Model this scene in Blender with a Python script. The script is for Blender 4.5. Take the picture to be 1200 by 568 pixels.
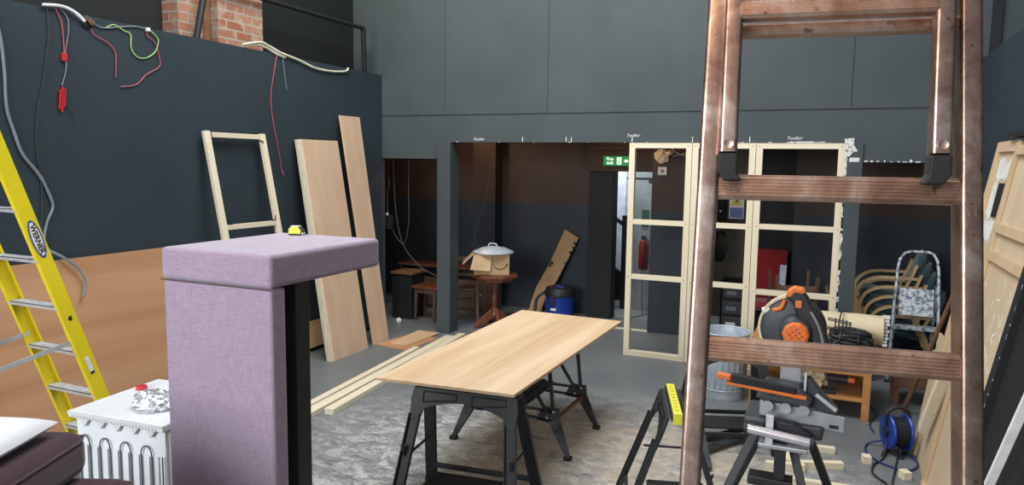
import bpy, bmesh, math, random
from mathutils import Vector, Matrix, noise
from math import pi, sin, cos, radians as R
random.seed(7)
S = bpy.context.scene
for o in list(bpy.data.objects): bpy.data.objects.remove(o)

# ---------------------------------------------------------------- camera
cam_d = bpy.data.cameras.new('camera'); cam = bpy.data.objects.new('camera', cam_d)
S.collection.objects.link(cam); S.camera = cam
cam_d.sensor_fit = 'HORIZONTAL'; cam_d.sensor_width = 36.0
cam_d.lens = 850.0/1200*36.0
cam_d.clip_start = .05
yaw, pitch, roll = R(23.8), R(6.3), R(0.8)
fw = Vector((-sin(yaw)*cos(pitch), cos(yaw)*cos(pitch), -sin(pitch)))
r0 = Vector((cos(yaw), sin(yaw), 0)); u0 = r0.cross(fw)
rt = r0*cos(roll)+u0*sin(roll); up = -r0*sin(roll)+u0*cos(roll)
M = Matrix((rt, up, -fw)).transposed().to_4x4(); M.translation = (0, 0, 2.1)
cam.matrix_world = M

# ---------------------------------------------------------------- world, lights, exposure
w = bpy.data.worlds.new('world'); S.world = w; w.use_nodes = True
w.node_tree.nodes['Background'].inputs[0].default_value = (.80, .88, 1, 1)
w.node_tree.nodes['Background'].inputs[1].default_value = .42
def area(name, loc, target, sx, sy, power, col=(1, 1, 1)):
    d = bpy.data.lights.new(name, 'AREA'); d.shape = 'RECTANGLE'; d.size = sx; d.size_y = sy
    d.energy = power; d.color = col
    o = bpy.data.objects.new(name, d); S.collection.objects.link(o); o.location = loc
    o.rotation_euler = (Vector(target)-Vector(loc)).to_track_quat('-Z', 'Y').to_euler(); return o
def point(name, loc, power, col, r=.05):
    d = bpy.data.lights.new(name, 'POINT'); d.energy = power; d.color = col; d.shadow_soft_size = r
    o = bpy.data.objects.new(name, d); S.collection.objects.link(o); o.location = loc; return o
area('window_light', (-3.3, -3.4, 3.0), (-2.6, 5, .7), 3.8, 2.4, 430, (.93, .97, 1))
area('roof_light', (-2.0, 4.4, 6.2), (-2.0, 4.6, 0), 3.0, 3.6, 330, (.95, .98, 1))
area('work_lamp', (-.5, -.1, 3.5), (.0, 1.4, 2.4), .4, .25, 18, (1, .58, .30))
area('balcony_light', (-4.2, 4.8, 5.6), (-4.6, 7.7, 3.6), .8, .8, 75, (1, .93, .68))
point('back_lamp', (-4.75, 8.55, 2.55), 17, (1, .62, .36), .06)
point('passage_lamp', (-2.45, 8.5, 2.6), 9, (1, .66, .40), .06)
area('corridor_light', (-2.7, 10.1, 2.7), (-2.8, 10.6, 1.0), .8, .8, 38, (.88, .94, 1))
S.view_settings.view_transform = 'Standard'; S.view_settings.look = 'None'
S.view_settings.exposure = 0.0; S.view_settings.gamma = 1.0
S.view_settings.use_curve_mapping = False

# ---------------------------------------------------------------- materials
def new_mat(name):
    m = bpy.data.materials.new(name); m.use_nodes = True
    nt = m.node_tree; return m, nt, nt.nodes['Principled BSDF']
def coords(nt, scale=(1, 1, 1), rot=(0, 0, 0)):
    tc = nt.nodes.new('ShaderNodeTexCoord'); mp = nt.nodes.new('ShaderNodeMapping')
    mp.inputs['Scale'].default_value = scale; mp.inputs['Rotation'].default_value = rot
    nt.links.new(tc.outputs['Object'], mp.inputs['Vector']); return mp.outputs[0]
def noise_n(nt, vec, scale, detail=4, rough=.55, dist=0):
    n = nt.nodes.new('ShaderNodeTexNoise'); n.inputs['Scale'].default_value = scale
    n.inputs['Detail'].default_value = detail; n.inputs['Roughness'].default_value = rough
    n.inputs['Distortion'].default_value = dist
    nt.links.new(vec, n.inputs['Vector']); return n.outputs['Fac']
def ramp(nt, fac, stops):
    r = nt.nodes.new('ShaderNodeValToRGB'); e = r.color_ramp.elements
    while len(e) < len(stops): e.new(.5)
    for i, (p, c) in enumerate(stops): e[i].position = p; e[i].color = (*c, 1) if len(c) == 3 else c
    nt.links.new(fac, r.inputs[0]); return r.outputs[0]
def mixc(nt, fac, a, b):
    m = nt.nodes.new('ShaderNodeMix'); m.data_type = 'RGBA'
    for s, v in ((m.inputs[0], fac), (m.inputs[6], a), (m.inputs[7], b)):
        if isinstance(v, (int, float)): s.default_value = v
        elif isinstance(v, tuple): s.default_value = (*v, 1)
        else: nt.links.new(v, s)
    return m.outputs[2]
def math_n(nt, op, a, b=0, c=None, clamp=False):
    m = nt.nodes.new('ShaderNodeMath'); m.operation = op; m.use_clamp = clamp
    for s, v in zip(m.inputs, (a, b, c)):
        if v is None: continue
        if isinstance(v, (int, float)): s.default_value = v
        else: nt.links.new(v, s)
    return m.outputs[0]
def bump(nt, b, fac, strength, dist=.002):
    n = nt.nodes.new('ShaderNodeBump'); n.inputs['Strength'].default_value = strength
    n.inputs['Distance'].default_value = dist; nt.links.new(fac, n.inputs['Height'])
    nt.links.new(n.outputs[0], b.inputs['Normal'])
def plain(name, c, rough=.6, metal=0, var=.12, vs=9, bs=.15, spec=.5, c2=None, lo=.35, hi=.65):
    m, nt, b = new_mat(name); v = coords(nt)
    f = noise_n(nt, v, vs, 5)
    d = c2 or tuple(x*(1-var) for x in c); e = c if c2 else tuple(min(1, x*(1+var)) for x in c)
    nt.links.new(ramp(nt, f, [(lo, d), (hi, e)]), b.inputs['Base Color'])
    b.inputs['Roughness'].default_value = rough; b.inputs['Metallic'].default_value = metal
    b.inputs['Specular IOR Level'].default_value = spec
    if bs: bump(nt, b, noise_n(nt, v, vs*12, 2), bs)
    return m
def wood(name, c1, c2, axis=1, s=1.0, rough=.55, knots=False, contrast=1.0):
    m, nt, b = new_mat(name)
    sc = [14*s]*3; sc[axis] = .9*s
    v = coords(nt, tuple(sc)); f = noise_n(nt, v, 1.0, 6, .6, .6)
    g = noise_n(nt, coords(nt, tuple(x*4 for x in sc)), 1.0, 3, .6)
    col = ramp(nt, f, [(.5-.18/contrast, c2), (.5+.16/contrast, c1)])
    col = mixc(nt, math_n(nt, 'MULTIPLY', g, .25), col, tuple(x*.8 for x in c2))
    if knots:
        vo = nt.nodes.new('ShaderNodeTexVoronoi'); k = [1.6*s]*3; k[axis] = .9*s
        nt.links.new(coords(nt, tuple(k)), vo.inputs['Vector']); vo.inputs['Scale'].default_value = 1.6
        kf = ramp(nt, vo.outputs['Distance'], [(.02, (1, 1, 1)), (.07, (0, 0, 0))])
        col = mixc(nt, kf, col, tuple(x*.4 for x in c2))
    nt.links.new(col, b.inputs['Base Color']); b.inputs['Roughness'].default_value = rough
    bump(nt, b, g, .1); return m
def emit(name, c, s):
    m, nt, b = new_mat(name); b.inputs['Base Color'].default_value = (*c, 1)
    b.inputs['Emission Color'].default_value = (*c, 1); b.inputs['Emission Strength'].default_value = s; return m
def wall_paint(name, c, rough=.62, scuff=.25, spec=.35):
    m, nt, b = new_mat(name); v = coords(nt)
    f = noise_n(nt, v, 1.1, 4, .6); g = noise_n(nt, v, 14, 6, .7)
    col = ramp(nt, f, [(.3, tuple(x*.84 for x in c)), (.7, tuple(x*1.16 for x in c))])
    sc = ramp(nt, g, [(.70, (0, 0, 0)), (.80, (1, 1, 1))])
    col = mixc(nt, math_n(nt, 'MULTIPLY', sc, scuff), col, tuple(min(1, x*2.2+.02) for x in c))
    st = noise_n(nt, coords(nt, (6, 6, .5)), 1.0, 3)
    col = mixc(nt, math_n(nt, 'MULTIPLY', st, .22), col, tuple(x*.7 for x in c))
    nt.links.new(col, b.inputs['Base Color']); b.inputs['Roughness'].default_value = rough
    b.inputs['Specular IOR Level'].default_value = spec
    bump(nt, b, noise_n(nt, v, 90, 3), .12); return m
def two_tone(name, low, high, z):       # wall painted in two colours with a paint line at height z
    m, nt, b = new_mat(name); v = coords(nt)
    f = noise_n(nt, v, 2.2, 4, .6)
    sx = nt.nodes.new('ShaderNodeSeparateXYZ'); nt.links.new(v, sx.inputs[0])
    k = math_n(nt, 'GREATER_THAN', sx.outputs[2], z)
    lo = ramp(nt, f, [(.3, tuple(x*.8 for x in low)), (.7, tuple(x*1.2 for x in low))])
    hi = ramp(nt, f, [(.3, tuple(x*.8 for x in high)), (.7, tuple(x*1.2 for x in high))])
    nt.links.new(mixc(nt, k, lo, hi), b.inputs['Base Color']); b.inputs['Roughness'].default_value = .6
    bump(nt, b, noise_n(nt, v, 60, 3), .15); return m

def mat_floor():
    m, nt, b = new_mat('worn_grey_floor'); v = coords(nt)
    base = ramp(nt, noise_n(nt, v, .9, 6, .65), [(.3, (.105, .118, .130)), (.7, (.175, .188, .198))])
    fine = noise_n(nt, v, 22, 5, .7)
    base = mixc(nt, math_n(nt, 'MULTIPLY', fine, .35), base, (.22, .23, .235))
    sx = nt.nodes.new('ShaderNodeSeparateXYZ'); nt.links.new(v, sx.inputs[0])
    def blob(cx, cy, rx, ry, n=.5):
        dx = math_n(nt, 'DIVIDE', math_n(nt, 'SUBTRACT', sx.outputs[0], cx), rx)
        dy = math_n(nt, 'DIVIDE', math_n(nt, 'SUBTRACT', sx.outputs[1], cy), ry)
        d = math_n(nt, 'SQRT', math_n(nt, 'ADD', math_n(nt, 'MULTIPLY', dx, dx), math_n(nt, 'MULTIPLY', dy, dy)))
        return math_n(nt, 'SUBTRACT', 1.0, d, clamp=True)
    # swept sawdust and plaster dust with foot scuffs
    sw = noise_n(nt, coords(nt, (1.3, 2.2, 1), (0, 0, .7)), 4.4, 12, .82, .5)
    dust = ramp(nt, sw, [(.42, (0, 0, 0)), (.48, (.28, .28, .28)), (.53, (.30, .30, .30)), (.555, (.95, .95, .95)), (.62, (.5, .5, .5))])
    area1 = math_n(nt, 'MULTIPLY', blob(-1.6, 4.2, 2.6, 2.3), 2.0, clamp=True)
    f1 = math_n(nt, 'MULTIPLY', math_n(nt, 'MULTIPLY', dust, area1), 1.0)
    col = mixc(nt, f1, base, (.62, .61, .59))
    fl = ramp(nt, noise_n(nt, coords(nt, (1, 1.8, 1), (0, 0, .5)), 13, 8, .8, .8), [(.54, (0, 0, 0)), (.60, (1, 1, 1))])
    col = mixc(nt, math_n(nt, 'MULTIPLY', math_n(nt, 'MULTIPLY', fl, area1), .6), col, (.66, .65, .63))
    n2 = noise_n(nt, v, 3.0, 8, .7, 1.0)
    tan = math_n(nt, 'MULTIPLY', math_n(nt, 'MULTIPLY', blob(-1.35, 4.85, 1.45, 1.15), 2.2, clamp=True),
                 ramp(nt, n2, [(.36, (.15, .15, .15)), (.58, (1, 1, 1))]))
    col = mixc(nt, math_n(nt, 'MULTIPLY', tan, .70), col, (.52, .42, .30))
    n3 = noise_n(nt, v, 5.0, 9, .75, .5)
    sp = ramp(nt, n3, [(.60, (0, 0, 0)), (.68, (1, 1, 1))])
    col = mixc(nt, math_n(nt, 'MULTIPLY', sp, .22), col, (.42, .42, .40))
    nt.links.new(col, b.inputs['Base Color'])
    rr = math_n(nt, 'ADD', math_n(nt, 'MULTIPLY', f1, .4), .46)
    nt.links.new(rr, b.inputs['Roughness']); bump(nt, b, fine, .1); return m
def mat_brick():
    m, nt, b = new_mat('old_red_brick')
    tc = nt.nodes.new('ShaderNodeTexCoord'); sx = nt.nodes.new('ShaderNodeSeparateXYZ'); nt.links.new(tc.outputs['Object'], sx.inputs[0])
    cb = nt.nodes.new('ShaderNodeCombineXYZ')
    nt.links.new(math_n(nt, 'ADD', sx.outputs[0], sx.outputs[1]), cb.inputs[0]); nt.links.new(sx.outputs[2], cb.inputs[1])
    br = nt.nodes.new('ShaderNodeTexBrick'); nt.links.new(cb.outputs[0], br.inputs['Vector'])
    br.inputs['Scale'].default_value = 1.0; br.inputs['Brick Width'].default_value = .225; br.inputs['Row Height'].default_value = .085
    br.inputs['Mortar Size'].default_value = .010; br.inputs['Color1'].default_value = (.27, .085, .05, 1)
    br.inputs['Color2'].default_value = (.36, .17, .11, 1); br.inputs['Mortar'].default_value = (.33, .28, .23, 1)
    v = tc.outputs['Object']; n = noise_n(nt, v, 7, 6, .7)
    k = ramp(nt, n, [(.50, (0, 0, 0)), (.62, (1, 1, 1))])
    nt.links.new(mixc(nt, math_n(nt, 'MULTIPLY', k, .55), br.outputs[0], (.46, .38, .31)), b.inputs['Base Color'])
    b.inputs['Roughness'].default_value = .9
    bump(nt, b, math_n(nt, 'SUBTRACT', n, br.outputs['Fac']), .7, .008); return m
def mat_fabric(name, c, c2, scale=260, bs=.5):
    m, nt, b = new_mat(name)
    a = noise_n(nt, coords(nt, (1, 1, .08)), scale, 3, .6); h = noise_n(nt, coords(nt, (.08, .08, 1)), scale, 3, .6)
    f = math_n(nt, 'MULTIPLY', math_n(nt, 'ADD', a, h), .5)
    col = ramp(nt, f, [(.40, c2), (.60, c)])
    big = noise_n(nt, coords(nt), 3, 4)
    col = mixc(nt, math_n(nt, 'MULTIPLY', big, .3), col, tuple(x*.8 for x in c2))
    nt.links.new(col, b.inputs['Base Color']); b.inputs['Roughness'].default_value = .95
    b.inputs['Sheen Weight'].default_value = .35; b.inputs['Sheen Roughness'].default_value = .5
    bump(nt, b, f, bs, .0015); return m
def mat_ladder(name, stops):
    m, nt, b = new_mat(name); v = coords(nt)
    f = noise_n(nt, v, 9, 7, .7, .4); g = noise_n(nt, coords(nt, (40, 40, 6)), 3, 5, .7)
    col = ramp(nt, f, [(p, c) for p, c in zip((.30, .50, .68), stops)])
    sc = ramp(nt, g, [(.62, (0, 0, 0)), (.70, (1, 1, 1))])
    col = mixc(nt, math_n(nt, 'MULTIPLY', sc, .4), col, (.55, .50, .46))
    sp = ramp(nt, noise_n(nt, v, 55, 2, .5), [(.70, (0, 0, 0)), (.74, (1, 1, 1))])
    col = mixc(nt, math_n(nt, 'MULTIPLY', sp, .7), col, (.10, .07, .05))
    nt.links.new(col, b.inputs['Base Color']); b.inputs['Metallic'].default_value = .88
    nt.links.new(math_n(nt, 'ADD', math_n(nt, 'MULTIPLY', g, .24), .20), b.inputs['Roughness'])
    bump(nt, b, g, .12); return m

MT = dict(
 floor=mat_floor(), brick=mat_brick(), ladder=mat_ladder('worn_aluminium_warm_light_tint', ((.17, .105, .08), (.36, .25, .20), (.60, .50, .45))),  # ladder: worn aluminium, warm lamp reflection tinted into its base colour
 rungmat=mat_ladder('worn_aluminium_copper_light_tint', ((.34, .19, .135), (.58, .37, .265), (.82, .66, .56))),  # same worn metal with the orange light on the rungs painted in as copper
 blue=wall_paint('charcoal_blue_paint', (.027, .041, .052)),
 slate=wall_paint('slate_grey_paint', (.058, .073, .081), scuff=.12),
 black=wall_paint('black_paint', (.013, .015, .017)),
 green=wall_paint('grey_green_paint', (.105, .115, .105), scuff=.1),
 two=two_tone('brown_over_blue_paint', (.020, .030, .044), (.050, .026, .017), 1.53),
 brown=wall_paint('dark_brown_paint', (.050, .026, .016), scuff=.05),
 chip=plain('bare_white_plaster', (.72, .72, .70), .9, c2=(.25, .26, .27), vs=40, lo=.40, hi=.48),
 chalk=plain('white_chalk', (.75, .77, .78), .9),
 offwhite=plain('off_white_wall', (.62, .66, .68), .8),
 midgrey=plain('mid_grey_wall', (.27, .29, .30), .8),
 block=plain('painted_blockwork', (.17, .145, .11), .8, vs=4),
 grey=plain('grey_carpet', (.20, .21, .21), .95, vs=30),
 pineZ=wood('pale_pine_upright', (.84, .76, .59), (.74, .64, .46), 2, knots=True),
 pineX=wood('pale_pine_crosswise', (.84, .76, .59), (.74, .64, .46), 0, knots=True),
 pineY=wood('pale_pine_lengthwise', (.84, .76, .59), (.74, .64, .46), 1, knots=True),
 plyY=wood('golden_plywood', (.74, .53, .33), (.60, .39, .22), 1, .45),
 plyZ=wood('pinkish_plywood', (.68, .49, .35), (.58, .39, .26), 2, .5),
 plyO=wood('orange_plywood', (.60, .34, .19), (.46, .235, .115), 1, .22, contrast=1.2),
 plyedge=wood('pale_board_edge', (.74, .70, .58), (.58, .50, .38), 2, 3),
 flat=wood('cream_hardboard', (.66, .53, .36), (.55, .42, .27), 2, .3),
 flatwood=wood('tan_softwood', (.66, .50, .32), (.54, .38, .22), 2, .9, knots=True),
 orangewood=wood('orange_pine', (.56, .28, .10), (.40, .17, .05), 0, .7, .4),
 darkwood=wood('dark_stained_wood', (.14, .085, .062), (.08, .045, .032), 2, 1, .4),
 redwood=wood('red_mahogany', (.20, .065, .030), (.11, .032, .016), 2, 1, .3),
 bent=wood('beech_laminate', (.60, .44, .24), (.48, .33, .16), 2, 1, .45),
 brownwood=wood('brown_wood', (.22, .115, .065), (.14, .065, .035), 0, 1, .5),
 card=plain('cardboard', (.42, .27, .15), .85, vs=3),
 cardlight=plain('pale_cardboard', (.50, .35, .20), .85, vs=3),
 lilac=mat_fabric('lilac_woven_fabric', (.385, .295, .390), (.28, .205, .280)),
 plum=mat_fabric('plum_fabric', (.060, .018, .030), (.034, .010, .018), 200, .3),
 linen=mat_fabric('white_linen', (.78, .80, .82), (.70, .72, .75), 240, .15),
 teal=mat_fabric('teal_fabric', (.015, .085, .12), (.010, .055, .08), 200, .3),
 red=mat_fabric('red_fabric', (.34, .018, .022), (.24, .012, .016), 200, .3),
 white=plain('white_enamel', (.72, .74, .76), .35, var=.05, vs=5, bs=.03),
 whitegrey=plain('grey_white_plastic', (.60, .62, .62), .5, var=.05),
 lightblue=plain('pale_blue_paint', (.42, .52, .62), .6),

 navy=plain('dark_blue_rubber', (.008, .03, .14), .5), yellow=plain('yellow_fibreglass', (.82, .66, .015), .38, var=.05, vs=4, bs=.05),
 yellowp=plain('yellow_plastic', (.75, .70, .06), .45, var=.05),
 alu=plain('brushed_aluminium', (.62, .64, .66), .42, .45, vs=20),
 alup=plain('paint_spattered_aluminium', (.62, .66, .70), .5, .5, vs=28, c2=(.16, .20, .26), lo=.42, hi=.56),
 chrome=plain('chrome', (.85, .82, .86), .24, .9, bs=0),
 silver=plain('silver_casting', (.42, .44, .46), .42, .7, vs=12),
 steelblack=plain('black_steel', (.012, .013, .014), .48, .0, vs=14, bs=.05),
 plastic=plain('black_plastic', (.014, .016, .019), .5, vs=14, bs=.1),
 greyplastic=plain('dark_grey_plastic', (.038, .044, .050), .5, vs=14, bs=.1),
 dusty=plain('dusty_black_steel', (.085, .095, .11), .55, .2, vs=9, c2=(.022, .025, .030)),
 rubber=plain('black_rubber', (.012, .012, .012), .75),
 galv=plain('galvanised_steel', (.58, .65, .72), .45, .25, vs=16, c2=(.44, .51, .58)),
 orange=plain('orange_plastic', (.72, .17, .03), .45, var=.08),
 bluep=plain('blue_plastic', (.01, .040, .30), .35, var=.08),
 redp=plain('red_plastic', (.55, .02, .03), .4),
 darkred=plain('dark_red_enamel', (.22, .015, .018), .4), darkgreen=plain('dark_green_notice', (.015, .09, .05), .6), wire=plain('dull_grey_wire', (.085, .09, .095), .6),
 pink=plain('faded_red_wire', (.45, .09, .12), .5),
 greenw=plain('green_yellow_wire', (.35, .58, .18), .5),
 greyw=plain('grey_cable', (.20, .22, .25), .5),
 cream=plain('cream_cloth', (.66, .55, .37), .8, var=.06, vs=3),
 creamw=plain('cream_cable', (.62, .60, .48), .5),
 foil=plain('crumpled_foil', (.75, .77, .80), .38, .9, bs=0),
 sgreen=emit('exit_sign_green', (.01, .22, .05), .5), swhite=emit('exit_sign_white', (.75, .95, .80), .9),
 lampglass=plain('frosted_lamp_cover', (.78, .60, .40), .4),
 logo=plain('label_blue', (.02, .05, .40), .4), ink=plain('black_ink', (.01, .01, .012), .6),
 labelw=plain('label_white', (.80, .80, .78), .5), labely=plain('label_yellow', (.80, .58, .03), .5),
 glow=plain('frosted_glass_panel', (.72, .78, .90), .5),
)

# ---------------------------------------------------------------- mesh helpers
ORG = {}
class MB:
    def __init__(s): s.bm = bmesh.new()
    def face(s, pts):
        s.bm.faces.new([s.bm.verts.new(p) for p in pts]); return s
    def box(s, a, b, m=None):
        x0, y0, z0 = (min(a[i], b[i]) for i in range(3)); x1, y1, z1 = (max(a[i], b[i]) for i in range(3))
        c = [Vector(p) for p in ((x0,y0,z0),(x1,y0,z0),(x1,y1,z0),(x0,y1,z0),(x0,y0,z1),(x1,y0,z1),(x1,y1,z1),(x0,y1,z1))]
        if m: c = [m @ p for p in c]
        v = [s.bm.verts.new(p) for p in c]
        for f in ((3,2,1,0),(4,5,6,7),(0,1,5,4),(1,2,6,5),(2,3,7,6),(3,0,4,7)): s.bm.faces.new([v[i] for i in f])
        return s
    def bar(s, a, b, w, t, side=None, taper=1.0):   # rectangular bar from a to b; w along side, t across
        a, b = Vector(a), Vector(b); d = (b-a).normalized()
        sd = Vector(side) if side else (Vector((0, 0, 1)).cross(d) if abs(d.z) < .95 else Vector((1, 0, 0)))
        sd = (sd-d*sd.dot(d)).normalized(); n = d.cross(sd)
        v = []
        for p, k in ((a, 1), (b, taper)):
            for i, j in ((-1,-1),(1,-1),(1,1),(-1,1)): v.append(s.bm.verts.new(p+sd*w/2*i*k+n*t/2*j*k))
        for f in ((3,2,1,0),(4,5,6,7),(0,1,5,4),(1,2,6,5),(2,3,7,6),(3,0,4,7)): s.bm.faces.new([v[i] for i in f])
        return s
    def sweep(s, pts, prof, side=None, closed=False):   # profile (u along side, v along normal) swept along pts
        pts = [Vector(p) for p in pts]; n = len(pts); rings = []
        prev = None
        for i, p in enumerate(pts):
            if closed: d = (pts[(i+1) % n]-pts[i-1]).normalized()
            else: d = ((pts[min(i+1, n-1)]-pts[max(i-1, 0)])).normalized()
            if side is not None: sd = Vector(side)
            elif prev is not None: sd = prev
            else: sd = Vector((0, 0, 1)).cross(d) if abs(d.z) < .9 else Vector((1, 0, 0))
            sd = sd-d*sd.dot(d)
            if sd.length < 1e-5: sd = d.orthogonal()
            sd.normalize(); prev = sd; nn = d.cross(sd)
            rings.append([s.bm.verts.new(p+sd*u+nn*v) for u, v in prof])
        m = len(prof)
        for i in range(n if closed else n-1):
            A, B = rings[i], rings[(i+1) % n]
            for j in range(m): s.bm.faces.new([A[j], A[(j+1) % m], B[(j+1) % m], B[j]])
        if not closed: s.bm.faces.new(rings[0][::-1]); s.bm.faces.new(rings[-1])
        return s
    def tube(s, pts, r, n=8, closed=False):
        return s.sweep(pts, [(r*cos(2*pi*k/n), r*sin(2*pi*k/n)) for k in range(n)], closed=closed)
    def lathe(s, prof, c=(0, 0, 0), n=28, m=None, wob=None):
        rings = []
        for r, z in prof:
            ring = []
            for k in range(n):
                a = 2*pi*k/n; rr = r*(wob(k, z) if wob else 1); p = Vector((rr*cos(a), rr*sin(a), z))
                if m: p = m @ p
                ring.append(s.bm.verts.new(p+Vector(c)))
            rings.append(ring)
        for i in range(len(rings)-1):
            for k in range(n):
                s.bm.faces.new([rings[i][k], rings[i][(k+1) % n], rings[i+1][(k+1) % n], rings[i+1][k]])
        s.bm.faces.new(rings[0][::-1]); s.bm.faces.new(rings[-1]); return s
    def prism(s, pts, vec):
        pts = [Vector(p) for p in pts]; vec = Vector(vec); n = len(pts)
        a = [s.bm.verts.new(p) for p in pts]; b = [s.bm.verts.new(p+vec) for p in pts]
        s.bm.faces.new(a[::-1]); s.bm.faces.new(b)
        for i in range(n): s.bm.faces.new([a[i], a[(i+1) % n], b[(i+1) % n], b[i]])
        return s
    def xf(s, m): bmesh.ops.transform(s.bm, matrix=m, verts=s.bm.verts); return s
def obj(name, mb, mat, parent=None, bev=0, smooth=False, label=None, sub=0, kind=None, segs=2):
    bm = mb.bm; bmesh.ops.recalc_face_normals(bm, faces=bm.faces)
    if parent: off = ORG[parent.name]
    else:
        xs = [v.co for v in bm.verts]; lo = [min(c[i] for c in xs) for i in range(3)]; hi = [max(c[i] for c in xs) for i in range(3)]
        off = Vector(((lo[0]+hi[0])/2, (lo[1]+hi[1])/2, lo[2]))
        if kind == 'structure': off = Vector((0, 0, 0))
    bmesh.ops.translate(bm, vec=-off, verts=bm.verts)
    me = bpy.data.meshes.new(name); bm.to_mesh(me); bm.free()
    me.materials.append(MT[mat] if isinstance(mat, str) else mat)
    if smooth:
        for p in me.polygons: p.use_smooth = True
        try: me.set_sharp_from_angle(angle=R(40))
        except Exception: pass
    o = bpy.data.objects.new(name, me); S.collection.objects.link(o); ORG[o.name] = off
    if parent: o.parent = parent
    else: o.location = off
    if sub:
        k = o.modifiers.new('sub', 'SUBSURF'); k.levels = sub; k.render_levels = sub
    if bev:
        k = o.modifiers.new('bevel', 'BEVEL'); k.width = bev; k.segments = segs; k.limit_method = 'ANGLE'; k.angle_limit = R(35)
    if label: o['label'] = label
    if kind: o['kind'] = kind
    return o
def tag(o, label, cat, group=None, kind=None):
    o['label'] = label; o['category'] = cat
    if group: o['group'] = group
    if kind: o['kind'] = kind
    return o
def thing(name, label, cat, loc=(0, 0, 0), group=None):
    o = bpy.data.objects.new(name, None); S.collection.objects.link(o); o.empty_display_size = .1
    o.location = loc; ORG[o.name] = Vector(loc); return tag(o, label, cat, group)
def copy_tree(o, parent=None):
    c = o.copy(); S.collection.objects.link(c)
    if parent: c.parent = parent
    for ch in list(o.children): copy_tree(ch, c)
    return c
def put(o, loc, rz=0, rot=None):
    o.location = loc; o.rotation_euler = rot if rot else (0, 0, rz); return o
def text_mesh(txt, size, m, depth=.0008, shear=0, extra=0):
    cu = bpy.data.curves.new('t', 'FONT'); cu.body = txt; cu.size = size; cu.extrude = depth; cu.align_x = 'CENTER'; cu.align_y = 'CENTER'
    cu.shear = shear; cu.offset = extra
    to = bpy.data.objects.new('t', cu); S.collection.objects.link(to); dg = bpy.context.evaluated_depsgraph_get()
    me = bpy.data.meshes.new_from_object(to.evaluated_get(dg)); mb = MB(); mb.bm.from_mesh(me); mb.xf(m)
    bpy.data.objects.remove(to); bpy.data.curves.remove(cu); bpy.data.meshes.remove(me); return mb
def basis(o, x, y):
    x = Vector(x).normalized(); y = Vector(y); y = (y-x*y.dot(x)).normalized(); z = x.cross(y)
    m = Matrix((x, y, z)).transposed().to_4x4(); m.translation = o; return m
def smooth_path(pts, k=5):
    pts = [Vector(p) for p in pts]; P = [pts[0]]+pts+[pts[-1]]; out = []
    for i in range(1, len(P)-2):
        for j in range(k):
            t = j/k; a, b, c, d = P[i-1], P[i], P[i+1], P[i+2]
            out.append(.5*((2*b)+(c-a)*t+(2*a-5*b+4*c-d)*t*t+(3*b-a-3*c+d)*t**3))
    out.append(pts[-1]); return out
def st(name, mb, mat, bev=0): return obj(name, mb, mat, kind='structure', bev=bev)

# ================================================================ THE SETTING
WX, WY = -5.20, 7.72            # left partition face, opening wall face
st('floor', MB().box((-6.6, -1.5, -.08), (2.6, 9.6, 0)), 'floor')
st('wall_left', MB().box((-5.70, -1.5, 0), (WX, WY, 3.15)), 'blue')
st('wall_left_upper', MB().box((-5.85, -1.5, 3.15), (-5.62, WY, 5.6)), 'black')
b = MB().box((-5.85, WY, 2.33), (2.6, 7.88, 5.6))                       # upper wall
b.box((-5.85, WY, 0), (-5.27, 7.88, 2.33)).box((-5.27, WY, 2.13), (-4.39, 7.88, 2.33))
b.box((.24, WY, 2.15), (1.12, 7.88, 2.33)).box((1.12, WY, 0), (2.6, 7.88, 2.33))
st('wall_back', b, 'slate')
st('trim_1', MB().box((-4.39, WY-.04, 0), (-4.21, 7.90, 2.33)), 'slate', .004)       # post between the openings
st('trim_2', MB().box((.10, WY-.02, 0), (.24, 7.90, 2.33)), 'slate', .004)           # right column
st('trim_3', MB().box((-5.25, WY-.012, 2.655), (1.15, WY, 2.67)).box((-4.315, WY-.010, 2.67), (-4.305, WY, 5.0))
   .box((-3.0, WY-.010, 2.67), (-2.99, WY, 5.0)).box((.095, WY-.010, 2.67), (.105, WY, 5.0)), 'slate', .002)   # board joints
st('trim_4', MB().box((1.19, WY-.03, 3.06), (1.27, WY+.02, 5.2)), 'black')
st('wall_right', MB().box((1.15, -1.5, 0), (1.62, WY, 3.08)), 'blue')
st('wall_right_upper', MB().box((2.3, -1.5, 3.08), (2.4, WY, 5.6)), 'green')
# back room
b = MB().box((-6.5, 9.60, 0), (-3.02, 9.75, 2.8)).box((-6.5, 7.88, 0), (-6.4, 9.6, 2.8))
b.box((-4.75, 9.36, 0), (-4.40, 9.60, 2.8))
st('wall_far_left', b, 'two')
st('wall_far_middle', MB().box((-2.05, 8.90, 0), (-1.40, 9.75, 2.8)), 'two')
b = MB().box((-.92, 9.60, 0), (-.42, 9.75, 2.8)); st('wall_far_recess', b, 'black')
st('wall_far_right', MB().box((-.42, 9.40, 0), (2.6, 9.75, 2.8)), 'two')
st('wall_far_block', MB().box((-1.75, 10.3, 0), (-.7, 10.45, 2.8)), 'block')
st('ceiling', MB().box((-6.5, 7.88, 2.8), (2.6, 12.0, 2.9)), 'black')
fr = st('door_1', MB().box((-3.02, 9.40, 0), (-2.68, 9.62, 2.02)), 'black', .004)
st('trim_5', MB().box((-3.02, 9.34, 2.0), (-2.05, 9.62, 2.8)), 'brown')
st('trim_6', MB().box((-3.02, 9.31, 2.0), (-2.05, 9.34, 2.035)).box((-3.02, 9.31, 2.28), (-2.05, 9.34, 2.33)), 'brown')
st('trim_7', MB().box((-2.9, 8.90, 0), (-2.02, 8.95, .012)), 'pineX')                # threshold strip
st('floor_corridor', MB().box((-3.6, 9.6, -.06), (-.6, 12, 0)), 'grey')
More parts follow.
